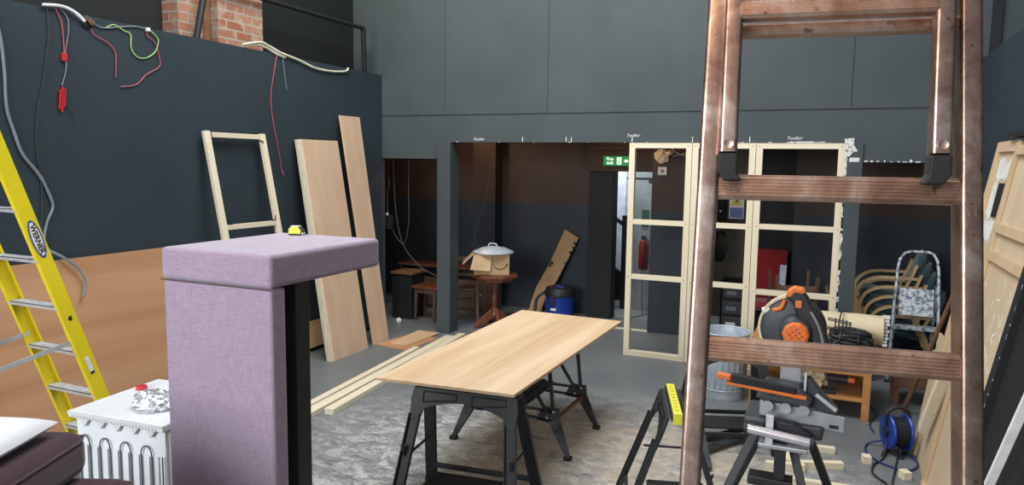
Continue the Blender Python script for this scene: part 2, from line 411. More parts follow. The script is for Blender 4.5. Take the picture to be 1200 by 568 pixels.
st('wall_corridor', MB().box((-3.6, 11.9, 0), (-1.7, 12.0, 2.8)).box((-3.6, 9.75, 0), (-3.5, 11.9, 2.8)).box((-1.85, 10.45, 0), (-1.75, 11.9, 2.8)), 'offwhite')
st('wall_corridor_return', MB().box((-3.5, 10.6, 0), (-2.72, 10.68, 2.8)), 'offwhite')
st('wall_corridor_right', MB().box((-2.66, 10.3, 0), (-2.15, 10.40, 2.8)), 'midgrey')
st('trim_8', MB().box((-5.2, 4.2, 0), (-5.17, WY, .05)), 'black')
# window of the corridor, frosted pale
wn = st('window_1', MB().box((-3.2, 10.57, .45), (-2.82, 10.60, 2.10)), 'glow')
# bare plaster along the column edge and lintel
rng = random.Random(3)
b = MB()
z = .45; xl = .015
while z < 2.25:     # ragged torn strip
    h = rng.uniform(.02, .06); x2 = rng.uniform(.006, .026)
    if rng.random() < .85: b.prism([(.085, WY-.024, z), (.085+xl, WY-.024, z), (.085+x2, WY-.024, z+h), (.085, WY-.024, z+h)], (0, .003, 0))
    xl = x2; z += h*1.001
b.prism([(.07, WY-.026, 2.37), (.155, WY-.026, 2.375), (.155, WY-.026, 2.31), (.19, WY-.026, 2.25), (.15, WY-.026, 2.24), (.12, WY-.026, 2.20), (.09, WY-.026, 2.2)], (0, .004, 0))
x = .25
while x < .72:
    l = rng.uniform(.01, .05); b.box((x, WY-.004, 2.15), (x+l, WY-.0005, 2.15+rng.uniform(.006, .03))); x += l+rng.uniform(.004, .05)
b.box((.12, WY-.024, 2.15), (.21, WY-.020, 2.19))
x = -4.15
while x < .08:
    l = rng.uniform(.005, .04); b.box((x, WY-.003, 2.33), (x+l, WY-.0005, 2.33+rng.uniform(.002, .007))); x += l+rng.uniform(.03, .5)
b.box((-.42, WY-.004, 2.33), (-.10, WY-.0005, 2.342))
st('trim_9', b, 'chip')
# pencil and chalk marks on the beam, with three scribbled words
b = MB()
for x in (-3.29, -2.76, -2.70, -2.01, -1.37, -.80): b.box((x-.004, WY-.003, 2.335), (x+.004, WY-.0005, 2.39))
def scrib(b, x0, z0, word):
    t = text_mesh(word, .045, basis((x0, WY-.002, z0), (1, 0, .02), (0, 0, 1)), .0004, .3)
    me = bpy.data.meshes.new('t'); t.bm.to_mesh(me); b.bm.from_mesh(me); t.bm.free(); bpy.data.meshes.remove(me)
for x0, z0, wd in ((-3.85, 2.365, 'Toolbar'), (-2.0, 2.405, 'Toolbar'), (-.38, 2.375, 'Toolbar')): scrib(b, x0, z0, wd)
st('trim_10', b, 'chalk')

# brick pillar above the partition
b = MB().box((-5.62, 5.22, 3.15), (-5.32, 5.80, 5.6)); st('trim_11', b, 'brick')
b = MB().box((-5.62, 4.86, 3.15), (-5.42, 5.16, 5.6)); st('trim_12', b, 'brick')
st('trim_13', MB().box((-5.45, 5.13, 3.15), (-5.40, 5.20, 5.6)), 'brownwood')
# handrail
t = thing('handrail', 'black metal handrail on top of the left partition, ending above the tall leaning board', 'handrail', (-5.26, 6.0, 3.15))
obj('rail', MB().tube([(-5.26, 5.2, 3.67), (-5.26, 7.42, 3.67)], .024, 10), 'steelblack', t, smooth=True)
for y, dy in ((7.42, .02),):
    obj('post', MB().bar((-5.26, y+dy, 3.15), (-5.26, y, 3.67 if y > 7 else 3.67), .05, .04), 'steelblack', t, bev=.004)
b = MB().tube([(-5.30, 4.94, 3.15), (-5.30, 5.17, 4.1)], .03, 10)
tag(obj('metal_pipe', b, 'steelblack', smooth=True), 'black pipe leaning up in front of the brick pillar', 'pipe')

# ================================================================ BIG OBJECTS
# ---- upholstered lilac block
bx = (-2.42, 2.04); ex = (-1.86, 2.74)
t = thing('upholstered_booth_end', 'tall lilac fabric covered block with an overhanging padded top, in the left foreground', 'furniture', (-2.14, 2.39, 0))
obj('padded_top', MB().box((-2.42, 2.04, 1.625), (-1.86, 2.74, 1.75)), 'lilac', t, bev=.018, segs=4)
obj('front_panel', MB().box((-2.415, 2.045, 0), (-1.865, 2.125, 1.622)), 'lilac', t, bev=.014, segs=3)
obj('back_board', MB().box((-1.99, 2.215, 0), (-1.90, 2.30, 1.62)), 'steelblack', t, bev=.004, label='black painted upright under the padded top')
obj('side_post', MB().box((-2.40, 2.19, 0), (-2.30, 2.29, 1.62)), 'steelblack', t, bev=.004)
obj('seam', MB().tube([(-2.421, 2.039, 1.622), (-1.861, 2.039, 1.622)], .0025, 6), 'plum', t)
# tape measure
t = thing('tape_measure', 'small yellow and black tape measure lying on the lilac block', 'tape measure', (-2.265, 2.66, 1.752))
prof = [(-.036, 0), (.036, 0), (.036, .022), (.018, .040), (-.022, .040), (-.036, .028)]
ang = R(20)
def tm(p, y): return (-2.265+p[0]*cos(ang)-y*sin(ang), 2.66+p[0]*sin(ang)+y*cos(ang), 1.752+p[1])
obj('case', MB().prism([tm(p, -.016) for p in prof], Vector(tm((0, 0), .016))-Vector(tm((0, 0), -.016))), 'plastic', t, bev=.004)
obj('yellow_cover', MB().prism([tm((p[0]*.8+(-.004), p[1]*.82+.006), -.019) for p in prof], Vector(tm((0, 0), .019))-Vector(tm((0, 0), -.019))), 'yellowp', t, bev=.002)
obj('top_cover', MB().prism([tm((-.024, .0385), -.013), tm((.017, .0385), -.013), tm((.017, .0425), -.013), tm((-.024, .0425), -.013)], Vector(tm((0, 0), .013))-Vector(tm((0, 0), -.013))), 'labelw', t)
obj('blade_hook', MB().box((-.002+-2.231, 2.655, 1.753), (-2.227, 2.675, 1.766)), 'alu', t)

# ---- refrigerator seen from its back
FX0, FX1, FY0, FY1, FH = -3.43, -2.83, 2.30, 2.86, .85
t = thing('refrigerator', 'small white refrigerator turned to show the cooling coil on its back, beside the lilac block', 'refrigerator', (-3.145, 2.58, 0))
obj('body', MB().box((FX0+.015, FY0+.05, .02), (FX1-.01, FY1, FH-.04)), 'white', t, bev=.01)
obj('worktop', MB().box((FX0, FY0, FH-.035), (FX1, FY1+.01, FH)), 'white', t, bev=.006)
b = MB()
for i in range(28):
    x = FX0+.02+i*.0195; b.box((x, FY0-.004, FH-.030), (x+.010, FY0+.001, FH-.020))
b.box((FX0, FY0-.003, FH-.019), (FX1, FY0, FH-.001))
obj('vent_grille', b, 'whitegrey', t)
for i in range(5):
    x = FX0+.09+i*.105
    obj('spacer', MB().prism([(x-.03, FY0+.012, FH-.036), (x+.03, FY0+.012, FH-.036), (x, FY0+.012, FH-.075)], (0, .018, 0)), 'whitegrey', t)
b = MB()
n = 9; x0 = FX0+.045; dx = (FX1-.03-x0)/(n-1); pts = []
for i in range(n):
    x = x0+i*dx; zt, zb = FH-.165, .18
    pts += ([(x, FY0+.02, zb), (x, FY0+.02, zt)] if i % 2 == 0 else [(x, FY0+.02, zt), (x, FY0+.02, zb)])
    if i < n-1:
        s = 1 if i % 2 == 0 else -1; zz = zt if s == 1 else zb
        for k in range(1, 8):
            a = pi*k/8; pts.append((x+dx/2-cos(a)*dx/2, FY0+.02, zz+s*sin(a)*dx*.65))
obj('condenser_coil', b.tube(pts, .0032, 6), 'greyplastic', t, smooth=True)
for i in range(n-1):
    b = MB()
    for k in range(60):
        z = .19+k*.0082
        b.box((x0+i*dx-.008, FY0+.012, z), (x0+i*dx+.008, FY0+.018, z+.0035))
    b.box((x0+i*dx-.008, FY0+.013, .185), (x0+i*dx-.007, FY0+.018, .68)).box((x0+i*dx+.007, FY0+.013, .185), (x0+i*dx+.008, FY0+.018, .68))
    obj('cooling_fins', b, 'greyw', t)
obj('coil_panel', MB().box((x0-.02, FY0+.024, .17), (FX1-.06, FY0+.030, FH-.17)), 'white', t)
obj('back_plate', MB().box((FX0+.02, FY0+.032, .05), (FX1-.02, FY0+.050, FH-.036)), 'white', t)
put(t, (-3.145, 2.60, 0), R(4.5))
# foil, red tape
bm = MB()
bmesh.ops.create_icosphere(bm.bm, subdivisions=4, radius=1)
for v in bm.bm.verts:
    p = v.co.copy(); k = 1+.35*noise.noise(p*3.1)+.22*noise.noise(p*8.0)+.10*noise.noise(p*19)
    v.co = Vector((p.x*.105*k, p.y*.085*k, max(-.028, p.z*.055*k)))
bm.xf(Matrix.Translation((-3.06, 2.52, .879)))
tag(obj('foil_ball', bm, 'foil'), 'crumpled silver foil on top of the white refrigerator', 'foil')
t = thing('tape_roll', 'small roll of red tape on the refrigerator beside the foil', 'tape roll', (-3.37, 2.69, .851))
obj('tape', MB().lathe([(.014, 0), (.028, 0), (.028, .018), (.014, .018)], (-3.37, 2.69, .851), 24), 'redp', t, bev=.001, smooth=True)

# ---- plum sofa cushions and white pillow
def cushion(name, c, sx, sy, sz, rz, mat, tilt=(0, 0), n=14, pw=4):
    b = MB(); V = {}
    for side in (1, -1):
        for i in range(n+1):
            for j in range(n+1):
                u, v = i/n*2-1, j/n*2-1; e = (1-abs(u)**pw)*(1-abs(v)**pw)
                z = side*sz/2*max(0, e)**.42*(1+.06*noise.noise(Vector((u*2+c[0], v*2, side))))
                if side == -1 and (i in (0, n) or j in (0, n)): V[(side, i, j)] = V[(1, i, j)]; continue
                V[(side, i, j)] = b.bm.verts.new((u*sx/2*(1-.05*(1-abs(v)**2)*0), v*sy/2, z))
        for i in range(n):
            for j in range(n):
                b.bm.faces.new([V[(side, i, j)], V[(side, i+1, j)], V[(side, i+1, j+1)], V[(side, i, j+1)]])
    m = Matrix.Translation(c) @ Matrix.Rotation(rz, 4, 'Z') @ Matrix.Rotation(tilt[0], 4, 'Y') @ Matrix.Rotation(tilt[1], 4, 'X')
    b.xf(m); return b, m
CA = Vector((-.404, .915, 0)); CR = Vector((.915, .404, 0))
def box_cushion(label, corner, wd, ln, th):
    corner = Vector(corner); m = Matrix((CR, CA, Vector((0, 0, 1)))).transposed().to_4x4(); m.translation = corner
    t = thing('sofa_cushion', label, 'cushion', corner-Vector((0, 0, th)), 'plum sofa cushions')
    obj('cover', MB().box((-wd, -ln, -th), (0, 0, 0), m), 'plum', t, bev=.055, segs=6, smooth=True)
    P = [m @ Vector(p) for p in ((-wd+.02, -ln+.02, -.030), (-.006, -ln+.02, -.030), (-.003, -.05, -.028), (-.02, -.012, -.028), (-.05, -.003, -.028), (-wd+.02, -.006, -.030))]
    obj('piping', MB().tube(P, .0045, 8, closed=True), 'plum', t, smooth=True)
box_cushion('upper dark plum sofa cushion under the white pillow, at the bottom left corner', (-2.215, 1.57, 1.205), .62, .85, .155)
box_cushion('lower dark plum sofa cushion, beneath the other one', (-2.075, 1.63, 1.048), .80, .90, .15)
pc = Vector((-2.235, 1.50, 0)); cc = pc-CR*.27-CA*.24
t = thing('white_pillow', 'white pillow lying on the plum sofa cushion', 'pillow', (cc.x, cc.y, 1.21))
b, m = cushion('s', (cc.x, cc.y, 1.248), .54, .48, .075, R(23.8), 'linen', (0, 0), pw=3); obj('cover', b, 'linen', t, smooth=True, sub=1)
t = thing('sofa', 'dark plum sofa body carrying the stacked plum cushions', 'sofa', (-2.5, 1.3, 0))
m = Matrix((CR, CA, Vector((0, 0, 1)))).transposed().to_4x4(); m.translation = Vector((-2.16, 1.60, 0))
obj('base', MB().box((-.95, -.95, .08), (-.03, -.02, .896), m), 'plum', t, bev=.03, segs=3)
for x in (-.88, -.10):
    for y in (-.88, -.10): obj('leg', MB().box((x-.025, y-.025, 0), (x+.025, y+.025, .08), m), 'darkwood', t)

# ---- yellow stepladder
LT = thing('stepladder', 'tall yellow fibreglass stepladder with aluminium treads, at the left wall', 'ladder', (-4.43, 2.9, 0))
k = -.345; y0 = 3.265
def ly(z): return y0+k*z
XA, XB = -4.20, -4.68
for x, sgn in ((XA, 1), (XB, -1)):
    d = Vector((0, k, 1)).normalized(); nrm = Vector((0, 1, -k)).normalized()
    a, e = Vector((x, ly(0), 0)), Vector((x, ly(2.75), 2.75))
    # C channel: web facing outwards, two flanges
    b = MB().bar(a, e, .005, .088, side=(1, 0, 0))
    for q in (-1, 1): b.bar(a+nrm*.042*q-Vector((sgn*.014, 0, 0)), e+nrm*.042*q-Vector((sgn*.014, 0, 0)), .030, .005, side=(1, 0, 0))
    rail = obj('rail', b, 'yellow', LT, bev=.0015)
    if sgn == 1:
        c = Vector((x+.0035, ly(1.62)+.0, 1.62))
        def oval(rx, ry, off, z):
            return [(c.x+off, *(Vector((c.y, c.z))+Vector((d.y, d.z))*rx*cos(a_)+Vector((nrm.y, nrm.z))*ry*sin(a_))) for a_ in [2*pi*i/32 for i in range(32)]]
        bl = obj('brand_label', MB().prism(oval(.118, .034, 0, 0), (.001, 0, 0)), 'logo', rail, label='blue and white oval label reading WERNER')
        bl2 = MB().prism(oval(.104, .026, .001, 0), (.0008, 0, 0))
        obj('label_field', bl2, 'labelw', rail)
        mm = basis((c.x+.0022, c.y, c.z), (0, -d.y, -d.z), (0, nrm.y, nrm.z))
        obj('lettering', text_mesh('WERNER', .044, mm, .0006, 0, .0012), 'ink', rail)
        c2 = Vector((x+.0035, ly(.80), .80))
        obj('rating_label', MB().bar(c2-d*.06, c2+d*.06, .001, .028, side=(1, 0, 0)), 'labelw', rail)
        c3 = c2-d*.05+Vector((.001, 0, 0)); obj('label_stripe', MB().bar(c3-d*.008, c3+d*.008, .001, .026, side=(1, 0, 0)), 'ink', rail)
        c4 = Vector((x+.0032, ly(1.12), 1.12))
        pts = [c4+d*u*.016+nrm*v*.016 for u, v in ((-1, 0), (-.4, .9), (.2, .5), (.9, 1), (1, -.2), (.3, -.9), (-.5, -.6))]
        obj('scuff_mark', MB().prism(pts, (.0006, 0, 0)), 'ink', rail)
    b = MB().box((x-.03 if sgn > 0 else x-.01, ly(0)-.06, 0), (x+.01 if sgn > 0 else x+.03, ly(0)+.06, .03)); obj('foot', b, 'rubber', LT)
for i in range(9):
    z = .30+.3*i
    if z > 2.6: break
    b = MB().box((XB+.004, ly(z)-.043, z-.004), (XA-.004, ly(z)+.043, z))
    b.box((XB+.004, ly(z)+.040, z-.022), (XA-.004, ly(z)+.043, z)).box((XB+.004, ly(z)-.043, z-.022), (XA-.004, ly(z)-.040, z))
    for q in range(6): b.box((XB+.004, ly(z)-.036+q*.013, z), (XA-.004, ly(z)-.032+q*.013, z+.0015))
    obj('tread', b, 'alu', LT)
for x in (XA-.03, XB+.03):
    zt = 2.70; yb = 1.62
    obj('rear_rail', MB().bar((x, yb, 0), (x, ly(zt)-.06, zt), .03, .05, side=(1, 0, 0)), 'yellow', LT, bev=.002)
    obj('spreader', MB().bar((x+.012 if x > -4.4 else x-.012, ly(.97)-.01, .97), (x+.012 if x > -4.4 else x-.012, 1.98, .83), .006, .028, side=(1, 0, 0)), 'alu', LT, bev=.001)
for z in (.5, 1.1, 1.7, 2.2):
    yy = 1.62+(ly(2.7)-.06-1.62)*z/2.7
    obj('rear_brace', MB().bar((XA-.03, yy, z), (XB+.03, yy, z), .03, .02), 'alu', LT)
obj('top_cap', MB().box((XB-.02, ly(2.75)-.12, 2.74), (XA+.02, ly(2.75)+.06, 2.80)), 'yellow', LT, bev=.01)

# ---- plywood sheet low on the left wall
k2 = MB().prism([(-5.185, 1.6, 1.34), (-5.165, 1.6, 1.34), (-5.00, 1.6, 0.0), (-5.02, 1.6, 0)], (0, 2.95, 0))
tag(obj('plywood_sheet', k2, 'plyO'), 'large orange plywood sheet standing on edge against the left wall behind the yellow ladder', 'board')
tag(obj('plywood_offcut', MB().prism([(-5.185, 5.5, .33), (-5.170, 5.5, .33), (-5.13, 5.5, .05), (-5.145, 5.5, .05)], (0, 1.05, 0)), 'plyY'),
    'low strip of plywood against the wall behind the thick leaning panel', 'board')
# ---- leaning timber frame and panels
def lean(z, xt=-5.14, xb=-4.72, h=2.35): return xb+(xt-xb)*z/h
t = thing('timber_frame', 'pale pine rectangular frame leaning on the left wall behind the lilac block', 'frame', (-4.9, 5.2, 0))
Y0, Y1 = 4.85, 5.60
for y in (Y0+.03, Y1-.03):
    obj('stile', MB().bar((lean(0), y+.04, 0), (lean(2.34), y-.02, 2.34), .065, .035, side=(0, 1, 0)), 'pineZ', t, bev=.002)
for z in (2.31, 1.48, .05):
    obj('cross_rail', MB().bar((lean(z), Y0+.065, z), (lean(z), Y1-.065, z), .045, .035, side=(0, 0, 1)), 'pineY', t, bev=.002)
for y, z, s in ((Y0+.07, 2.27, 1), (Y1-.07, 2.27, -1), (Y0+.08, 1.51, 1), (Y1-.07, 1.51, -1)):
    xx = lean(z)+.022; dz = -.045 if z > 2 else .045
    b = MB().bar((xx, y, z), (xx, y+.05*s, z), .002, .012, side=(1, 0, 0)).bar((xx, y, z), (xx, y, z+dz), .002, .012, side=(1, 0, 0))
    obj('corner_bracket', b, 'steelblack', t)
def lp(z, h): return (-4.73)+(-5.15+4.73)*z/h
b = MB(); h = 2.31
b.prism([(lp(0, h), 6.05, 0), (lp(h, h), 6.10, h), (lp(h, h), 6.70, h), (lp(0, h), 6.66, 0)], (.045, 0, 0))
t = thing('leaning_panel', 'wide thick pale panel leaning on the left wall, left of the tall narrow board', 'panel', (-4.75, 6.35, 0))
obj('face_board', b, 'plyZ', t, bev=.002)
b = MB().prism([(lp(0, h)-.025, 6.01, .0), (lp(h, h)-.01, 6.05, h-.005), (lp(h, h)-.01, 6.12, h-.005), (lp(0, h)-.025, 6.08, 0)], (.05, 0, 0))
obj('edge_batten', b, 'plyedge', t, bev=.002, label='pale cream edge batten')
h = 2.60
b = MB().prism([(lp(0, h), 6.80, 0), (lp(h, h), 6.78, h), (lp(h, h), 7.15, h), (lp(0, h), 7.11, 0)], (.022, 0, 0))
tag(obj('tall_board', b, 'plyZ', bev=.001), 'tallest narrow plywood board leaning in the left corner beside the opening', 'board')
# floor boards
def slab(pts, z0, th): return MB().prism([(x, y, z0) for x, y in pts], (0, 0, th))
tag(obj('plywood_piece', slab([(-4.70, 6.83), (-4.24, 6.75), (-4.20, 7.40), (-4.60, 7.45)], 0, .010), 'plyO'), 'lower thin plywood piece lying flat on the floor at the foot of the post', 'board')
tag(obj('plywood_piece', slab([(-4.56, 6.90), (-4.34, 6.95), (-4.30, 7.60), (-4.60, 7.60)], .011, .009), 'plyY'), 'upper thin plywood piece lying on another at the foot of the post', 'board')
# lumber
for a, e, ww, hh, lab, mt in (((-3.72, 4.72), (-3.99, 7.60), .085, .050, 'nearest pale pine batten lying on the floor, its sawn end towards the sawhorse', 'pineY'),
                         ((-3.80, 4.0), (-4.08, 7.45), .10, .045, 'middle pale pine batten of the three lying on the floor', 'pineY'),
                         ((-3.92, 4.0), (-4.17, 6.85), .07, .035, 'thin pale batten on the floor, the one nearest the left wall', 'pineY')):
    tag(obj('pine_batten', MB().bar((a[0], a[1], hh/2), (e[0], e[1], hh/2), ww, hh, side=(1, 0, 0)), mt, bev=.003), lab, 'timber')

# ---- work sheet
sheet = slab([(-2.46, 3.57), (-1.58, 3.64), (-1.55, 5.80), (-2.47, 5.84)], .782, .018)
tag(obj('plywood_worktop', sheet, wood('work_plywood', (.78, .59, .39), (.60, .40, .225), 1, .38, contrast=1.25), bev=.001), 'big golden plywood sheet laid across two trestles in the middle of the room', 'board')

# ---- plastic sawhorses
def sawhorse(name, label, group, L=.66, H=.775, sp=.24, top='plastic', mat='plastic', insert=True):
    t = thing(name, label, 'sawhorse', (0, 0, 0), group)
    hl = L/2
    obj('top_beam', MB().box((-hl, -.035, H-.05), (hl, .035, H-(.012 if insert else 0))), mat, t, bev=.006)
    if insert:
        b = MB().box((-hl-.005, -.024, H-.018), (hl+.005, .024, H)); tp = obj('top_insert', b, top, t, bev=.003)
        b2 = MB()
        for i in range(9):
            x = -hl+.05+i*(L-.1)/8; b2.box((x-.003, -.010, H), (x+.003, .012, H+.0008))
        obj('ruler_mark', b2, 'ink', tp)
        obj('end_cap', MB().box((-hl-.010, -.025, H-.065), (-hl, .025, H-.001)), top, t, bev=.003)
    for s in (-1, 1):                                   # two hinged side frames
        # header with an arched lower edge
        def pt(x, z): return Vector((x, s*(.03+sp*(H-z)/H), z))
        P = [pt(-hl, H-.03), pt(-hl-.012, H-.20)]
        P = [(-hl, H-.03), (-hl+.01, H-.16)]
        arch = [(-hl+.075+(L-.15)*i/12, H-.155+.055*sin(pi*i/12)**.8) for i in range(13)]
        poly = [(-hl+.005, H-.03), (-hl-.008, H-.10), (-hl+.0, H-.22), (-hl+.065, H-.20)]+arch+[(hl-.065, H-.20), (hl, H-.22), (hl+.008, H-.10), (hl-.005, H-.03)]
        th = Vector((0, s*.022, 0))
        obj('side_frame', MB().prism([pt(x, z) for x, z in poly], th), mat, t, bev=.003)
        rb = MB()
        for x0_, x1_ in ((-hl+.07, -.05), (.05, hl-.07)):
            q = [pt(x0_, H-.05)+th*1.2, pt(x1_, H-.05)+th*1.2, pt(x1_, H-.085)+th*1.2, pt(x0_, H-.11)+th*1.2, pt(x0_, H-.05)+th*1.2]
            for i in range(4): rb.bar(q[i], q[i+1], .006, .008)
        obj('rib', rb, mat, t)
        for e in (-1, 1):                               # legs: channel with outer ribs
            a = pt(e*(hl-.030), H-.18)+th*.5; f = pt(e*(hl+.035), .02)+th*.5
            leg = MB().bar(a, f, .072, .012, side=(1, 0, 0))
            for q in (-.032, .032): leg.bar(a+Vector((q, s*.012, 0)), f+Vector((q, s*.012, 0)), .008, .030, side=(1, 0, 0))
            lg = obj('leg', leg, mat, t, bev=.002)
            obj('foot', MB().box((f.x-.035, f.y-.025, 0), (f.x+.035, f.y+.025, .03)), 'rubber', lg, bev=.004)
        for z in (.13,):
            obj('cross_bar', MB().bar(pt(-hl-.0, z)+th*.5, pt(hl+.0, z)+th*.5, .030, .022, side=(0, 0, 1)), mat, t, bev=.003)
    for e in (-1, 1):                                   # locking struts
        a = Vector((e*(hl-.01), -.15, H*.46)); f = Vector((e*(hl-.01), .15, H*.46))
        b = MB().tube([a, f], .008, 8)
        st_ = obj('locking_strut', b, mat, t, smooth=True)
        obj('strut_knob', MB().bar(a+Vector((e*.01, -.01, -.04)), a+Vector((e*.02, -.05, .07)), .022, .014), mat, st_, bev=.004)
    obj('tray', MB().box((-hl+.06, -.13, .125), (hl-.06, .13, .140)), mat, t, bev=.004)
    return t
sh = sawhorse('sawhorse', 'black plastic sawhorse carrying the near end of the golden plywood sheet', 'black plastic sawhorses', insert=False)
put(sh, (-1.93, 3.76, 0.004), R(6))
shy = sawhorse('sawhorse', 'black sawhorse with a yellow top seen end on, left of the big ladder rail', 'black plastic sawhorses', L=.54, H=.745, sp=.26, top='yellowp')
put(shy, (-.785, 4.16, 0), R(106))
s3 = copy_tree(shy); put(s3, (-.66, 5.62, 0), R(20)); s3['label'] = 'black plastic sawhorse with a yellow end standing farther back, in front of the dustbin'
# collapsed frame lying on the floor
t = thing('folded_sawhorse', 'dark grey folded trestle frame lying on the floor behind the big ladder rail', 'sawhorse', (-.62, 5.3, 0))
arc = [(-.76+.44*i/12, 5.23+.62*i/12+.05*sin(pi*i/12), .035) for i in range(13)]
obj('arched_header', MB().sweep(arc, [(-.012, -.03), (.012, -.03), (.012, .03), (-.012, .03)], side=(0, 0, 1)), 'greyplastic', t, bev=.003)
obj('top_beam', MB().sweep([(x-.05, y+.06, z+.03) for x, y, z in arc], [(-.01, -.02), (.01, -.02), (.01, .02), (-.01, .02)]), 'greyplastic', t)
obj('leg', MB().bar((-.80, 5.35, .14), (-.68, 4.95, .02), .05, .03), 'greyplastic', t, bev=.003)
obj('leg', MB().bar((-.34, 5.85, .03), (-.22, 5.45, .02), .05, .03), 'greyplastic', t, bev=.003)

# ---- folding workbench (far trestle)
t = thing('folding_workbench', 'black steel folding workbench with a ribbed step under the far end of the plywood sheet', 'workbench', (-2.0, 5.08, 0))
XL, XR = -2.42, -1.74
for y in (4.74, 5.36):
    n_ = -1 if y < 5 else 1
    b = MB().box((XL, y-.012, .318), (XR, y+.012, .336)).box((XL, y-.012, .255), (XR, y+.012, .272))
    b.prism([(XR-.14, y-.012, .25), (XR+.03, y-.012, .235), (XR+.045, y-.012, .26), (XR+.035, y-.012, .352), (XR-.09, y-.012, .352)], (0, .024, 0))
    b.prism([(XL-.04, y-.012, .25), (XL+.12, y-.012, .25), (XL+.09, y-.012, .345), (XL-.03, y-.012, .345)], (0, .024, 0)).box((XL+.26, y-.012, .255), (XL+.34, y+.012, .336))
    pl = obj('side_plate', b, 'dusty', t, bev=.003)
    for cx_, cz_ in ((XR+.0, .33), (XR-.05, .28), (XL+.04, .30)):
        obj('bolt', MB().lathe([(.010, 0), (.010, .010), (.004, .014)], (cx_, y-.012, cz_), 8, Matrix.Rotation(R(90), 4, 'X')), 'alu', pl)
    # tapered feet
    for sx_, x in ((1, XR), (-1, XL)):
        a = Vector((x, y, .27)); f = Vector((x+sx_*.12, y+n_*.03, .02))
        lg = obj('leg', MB().bar(a, f, .085, .035, side=(1, 0, .3), taper=.45), 'dusty', t, bev=.006)
        obj('foot', MB().box((f.x-.028, f.y-.025, 0), (f.x+.028, f.y+.025, .028)), 'rubber', lg, bev=.005)
    # upright and scissor struts to the vice
    obj('upright', MB().bar((XR-.01, y, .33), (XR-.05, y, .70), .026, .020, side=(1, 0, 0)), 'dusty', t, bev=.002)
    obj('strut', MB().bar((XR-.03, y-.02, .29), (XR-.30, y-.02, .70), .026, .012, side=(1, 0, .6)), 'dusty', t, bev=.002)
    obj('upright', MB().bar((XL+.30, y, .32), (XL+.30, y, .74), .026, .018, side=(1, 0, 0)), 'dusty', t, bev=.002)
obj('stretcher', MB().bar((XR+.0, 4.74, .25), (XR+.0, 5.36, .25), .030, .025), 'brownwood', t, bev=.003, label='brown wooden stretcher')
b = MB()
for i in range(8): b.box((XL+.02+i*.055, 4.76, .348), (XL+.055+i*.055, 5.34, .364))
b.box((XL, 4.75, .336), (XL+.46, 5.35, .348))
obj('step', b, 'dusty', t, bev=.002)
obj('jaw_rail', MB().bar((XR-.05, 4.72, .715), (XR-.05, 5.38, .715), .035, .05), 'dusty', t, bev=.003)
for x in (XL+.12, XR-.26):
    obj('jaw', MB().box((x, 4.70, .745), (x+.20, 5.40, .776)), 'dusty', t, bev=.003)
for y in (4.82, 5.30):
    obj('vice_screw', MB().tube([(XL+.05, y, .725), (XR+.02, y, .725)], .010, 8), 'dusty', t, smooth=True)

# ---- bare stud frames in the opening
def stud_frame(x0, x1, rails, label, bottom=True, skew=0):
    t = thing('stud_frame', label, 'timber frame', ((x0+x1)/2, 7.74, 0), 'pale timber stud frames in the opening')
    ya, yb = 7.695, 7.765; wd = .062
    for x in (x0, x1-wd): obj('stud', MB().box((x, ya, 0), (x+wd, yb, 2.325)), 'pineZ', t, bev=.002)
    obj('top_plate', MB().box((x0+wd, ya, 2.27), (x1-wd, yb, 2.325)), 'pineX', t, bev=.002)
    obj('bottom_plate', MB().box((x0+wd, ya, 0), (x1-wd, yb, .055)), 'pineX', t, bev=.002)
    for z in rails: obj('cross_rail', MB().box((x0+wd, ya+.004, z-.026), (x1-wd, yb-.004, z+.026)), 'pineX', t, bev=.002)
    for z in (2.296, .03, *rails):
        for x in (x0+wd/2, x1-wd/2):
            obj('screw_head', MB().lathe([(.005, 0), (.005, .0015)], (x, ya-.0002, z), 8, Matrix.Rotation(R(90), 4, 'X')), 'steelblack', t)
    return t
stud_frame(-2.03, -1.365, (1.48, .88), 'pale timber stud frame left of the others, fully open to the floor')
stud_frame(-1.360, -.735, (1.48, .86), 'pale timber stud frame partly hidden by the big ladder rail, behind the dustbin')
stud_frame(-.730, .085, (1.49, .82), 'pale timber stud frame beside the column with torn white plaster')

# ================================================================ FOREGROUND LADDER
t = thing('combination_ladder', 'big worn aluminium ladder, tinted bronze by painted-in warm light, with ribbed rungs across the right foreground', 'ladder', (0, 1.15, 0))
def oy(z): return 1.305+.15*(z-2.06)
LXL, LXR, RW = -.191, .160, .034
LX_bot_spread = .018
def rail(name, x, zt, zb, dy, wx, wy, spread=0):
    a = Vector((x-spread, oy(zb)+dy, zb)); e = Vector((x, oy(zt)+dy, zt))
    hw, hy = wx/2, wy/2; c = min(hw, hy)*.42
    prof = []
    for cx_, cy_, a0 in ((hw-c, hy-c, 0), (-hw+c, hy-c, 90), (-hw+c, -hy+c, 180), (hw-c, -hy+c, 270)):
        prof += [(cx_+c*cos(R(a0+q*18)), cy_+c*sin(R(a0+q*18))) for q in range(6)]
    return MB().sweep([a, e], prof, side=(1, 0, 0))
obj('outer_rail', rail('r', LXL, 2.8, 0, 0, RW, .056, .040), 'ladder', t, smooth=True)
obj('outer_rail', rail('r', LXR, 2.8, 0, 0, RW*.92, .056, -.087), 'ladder', t, smooth=True)
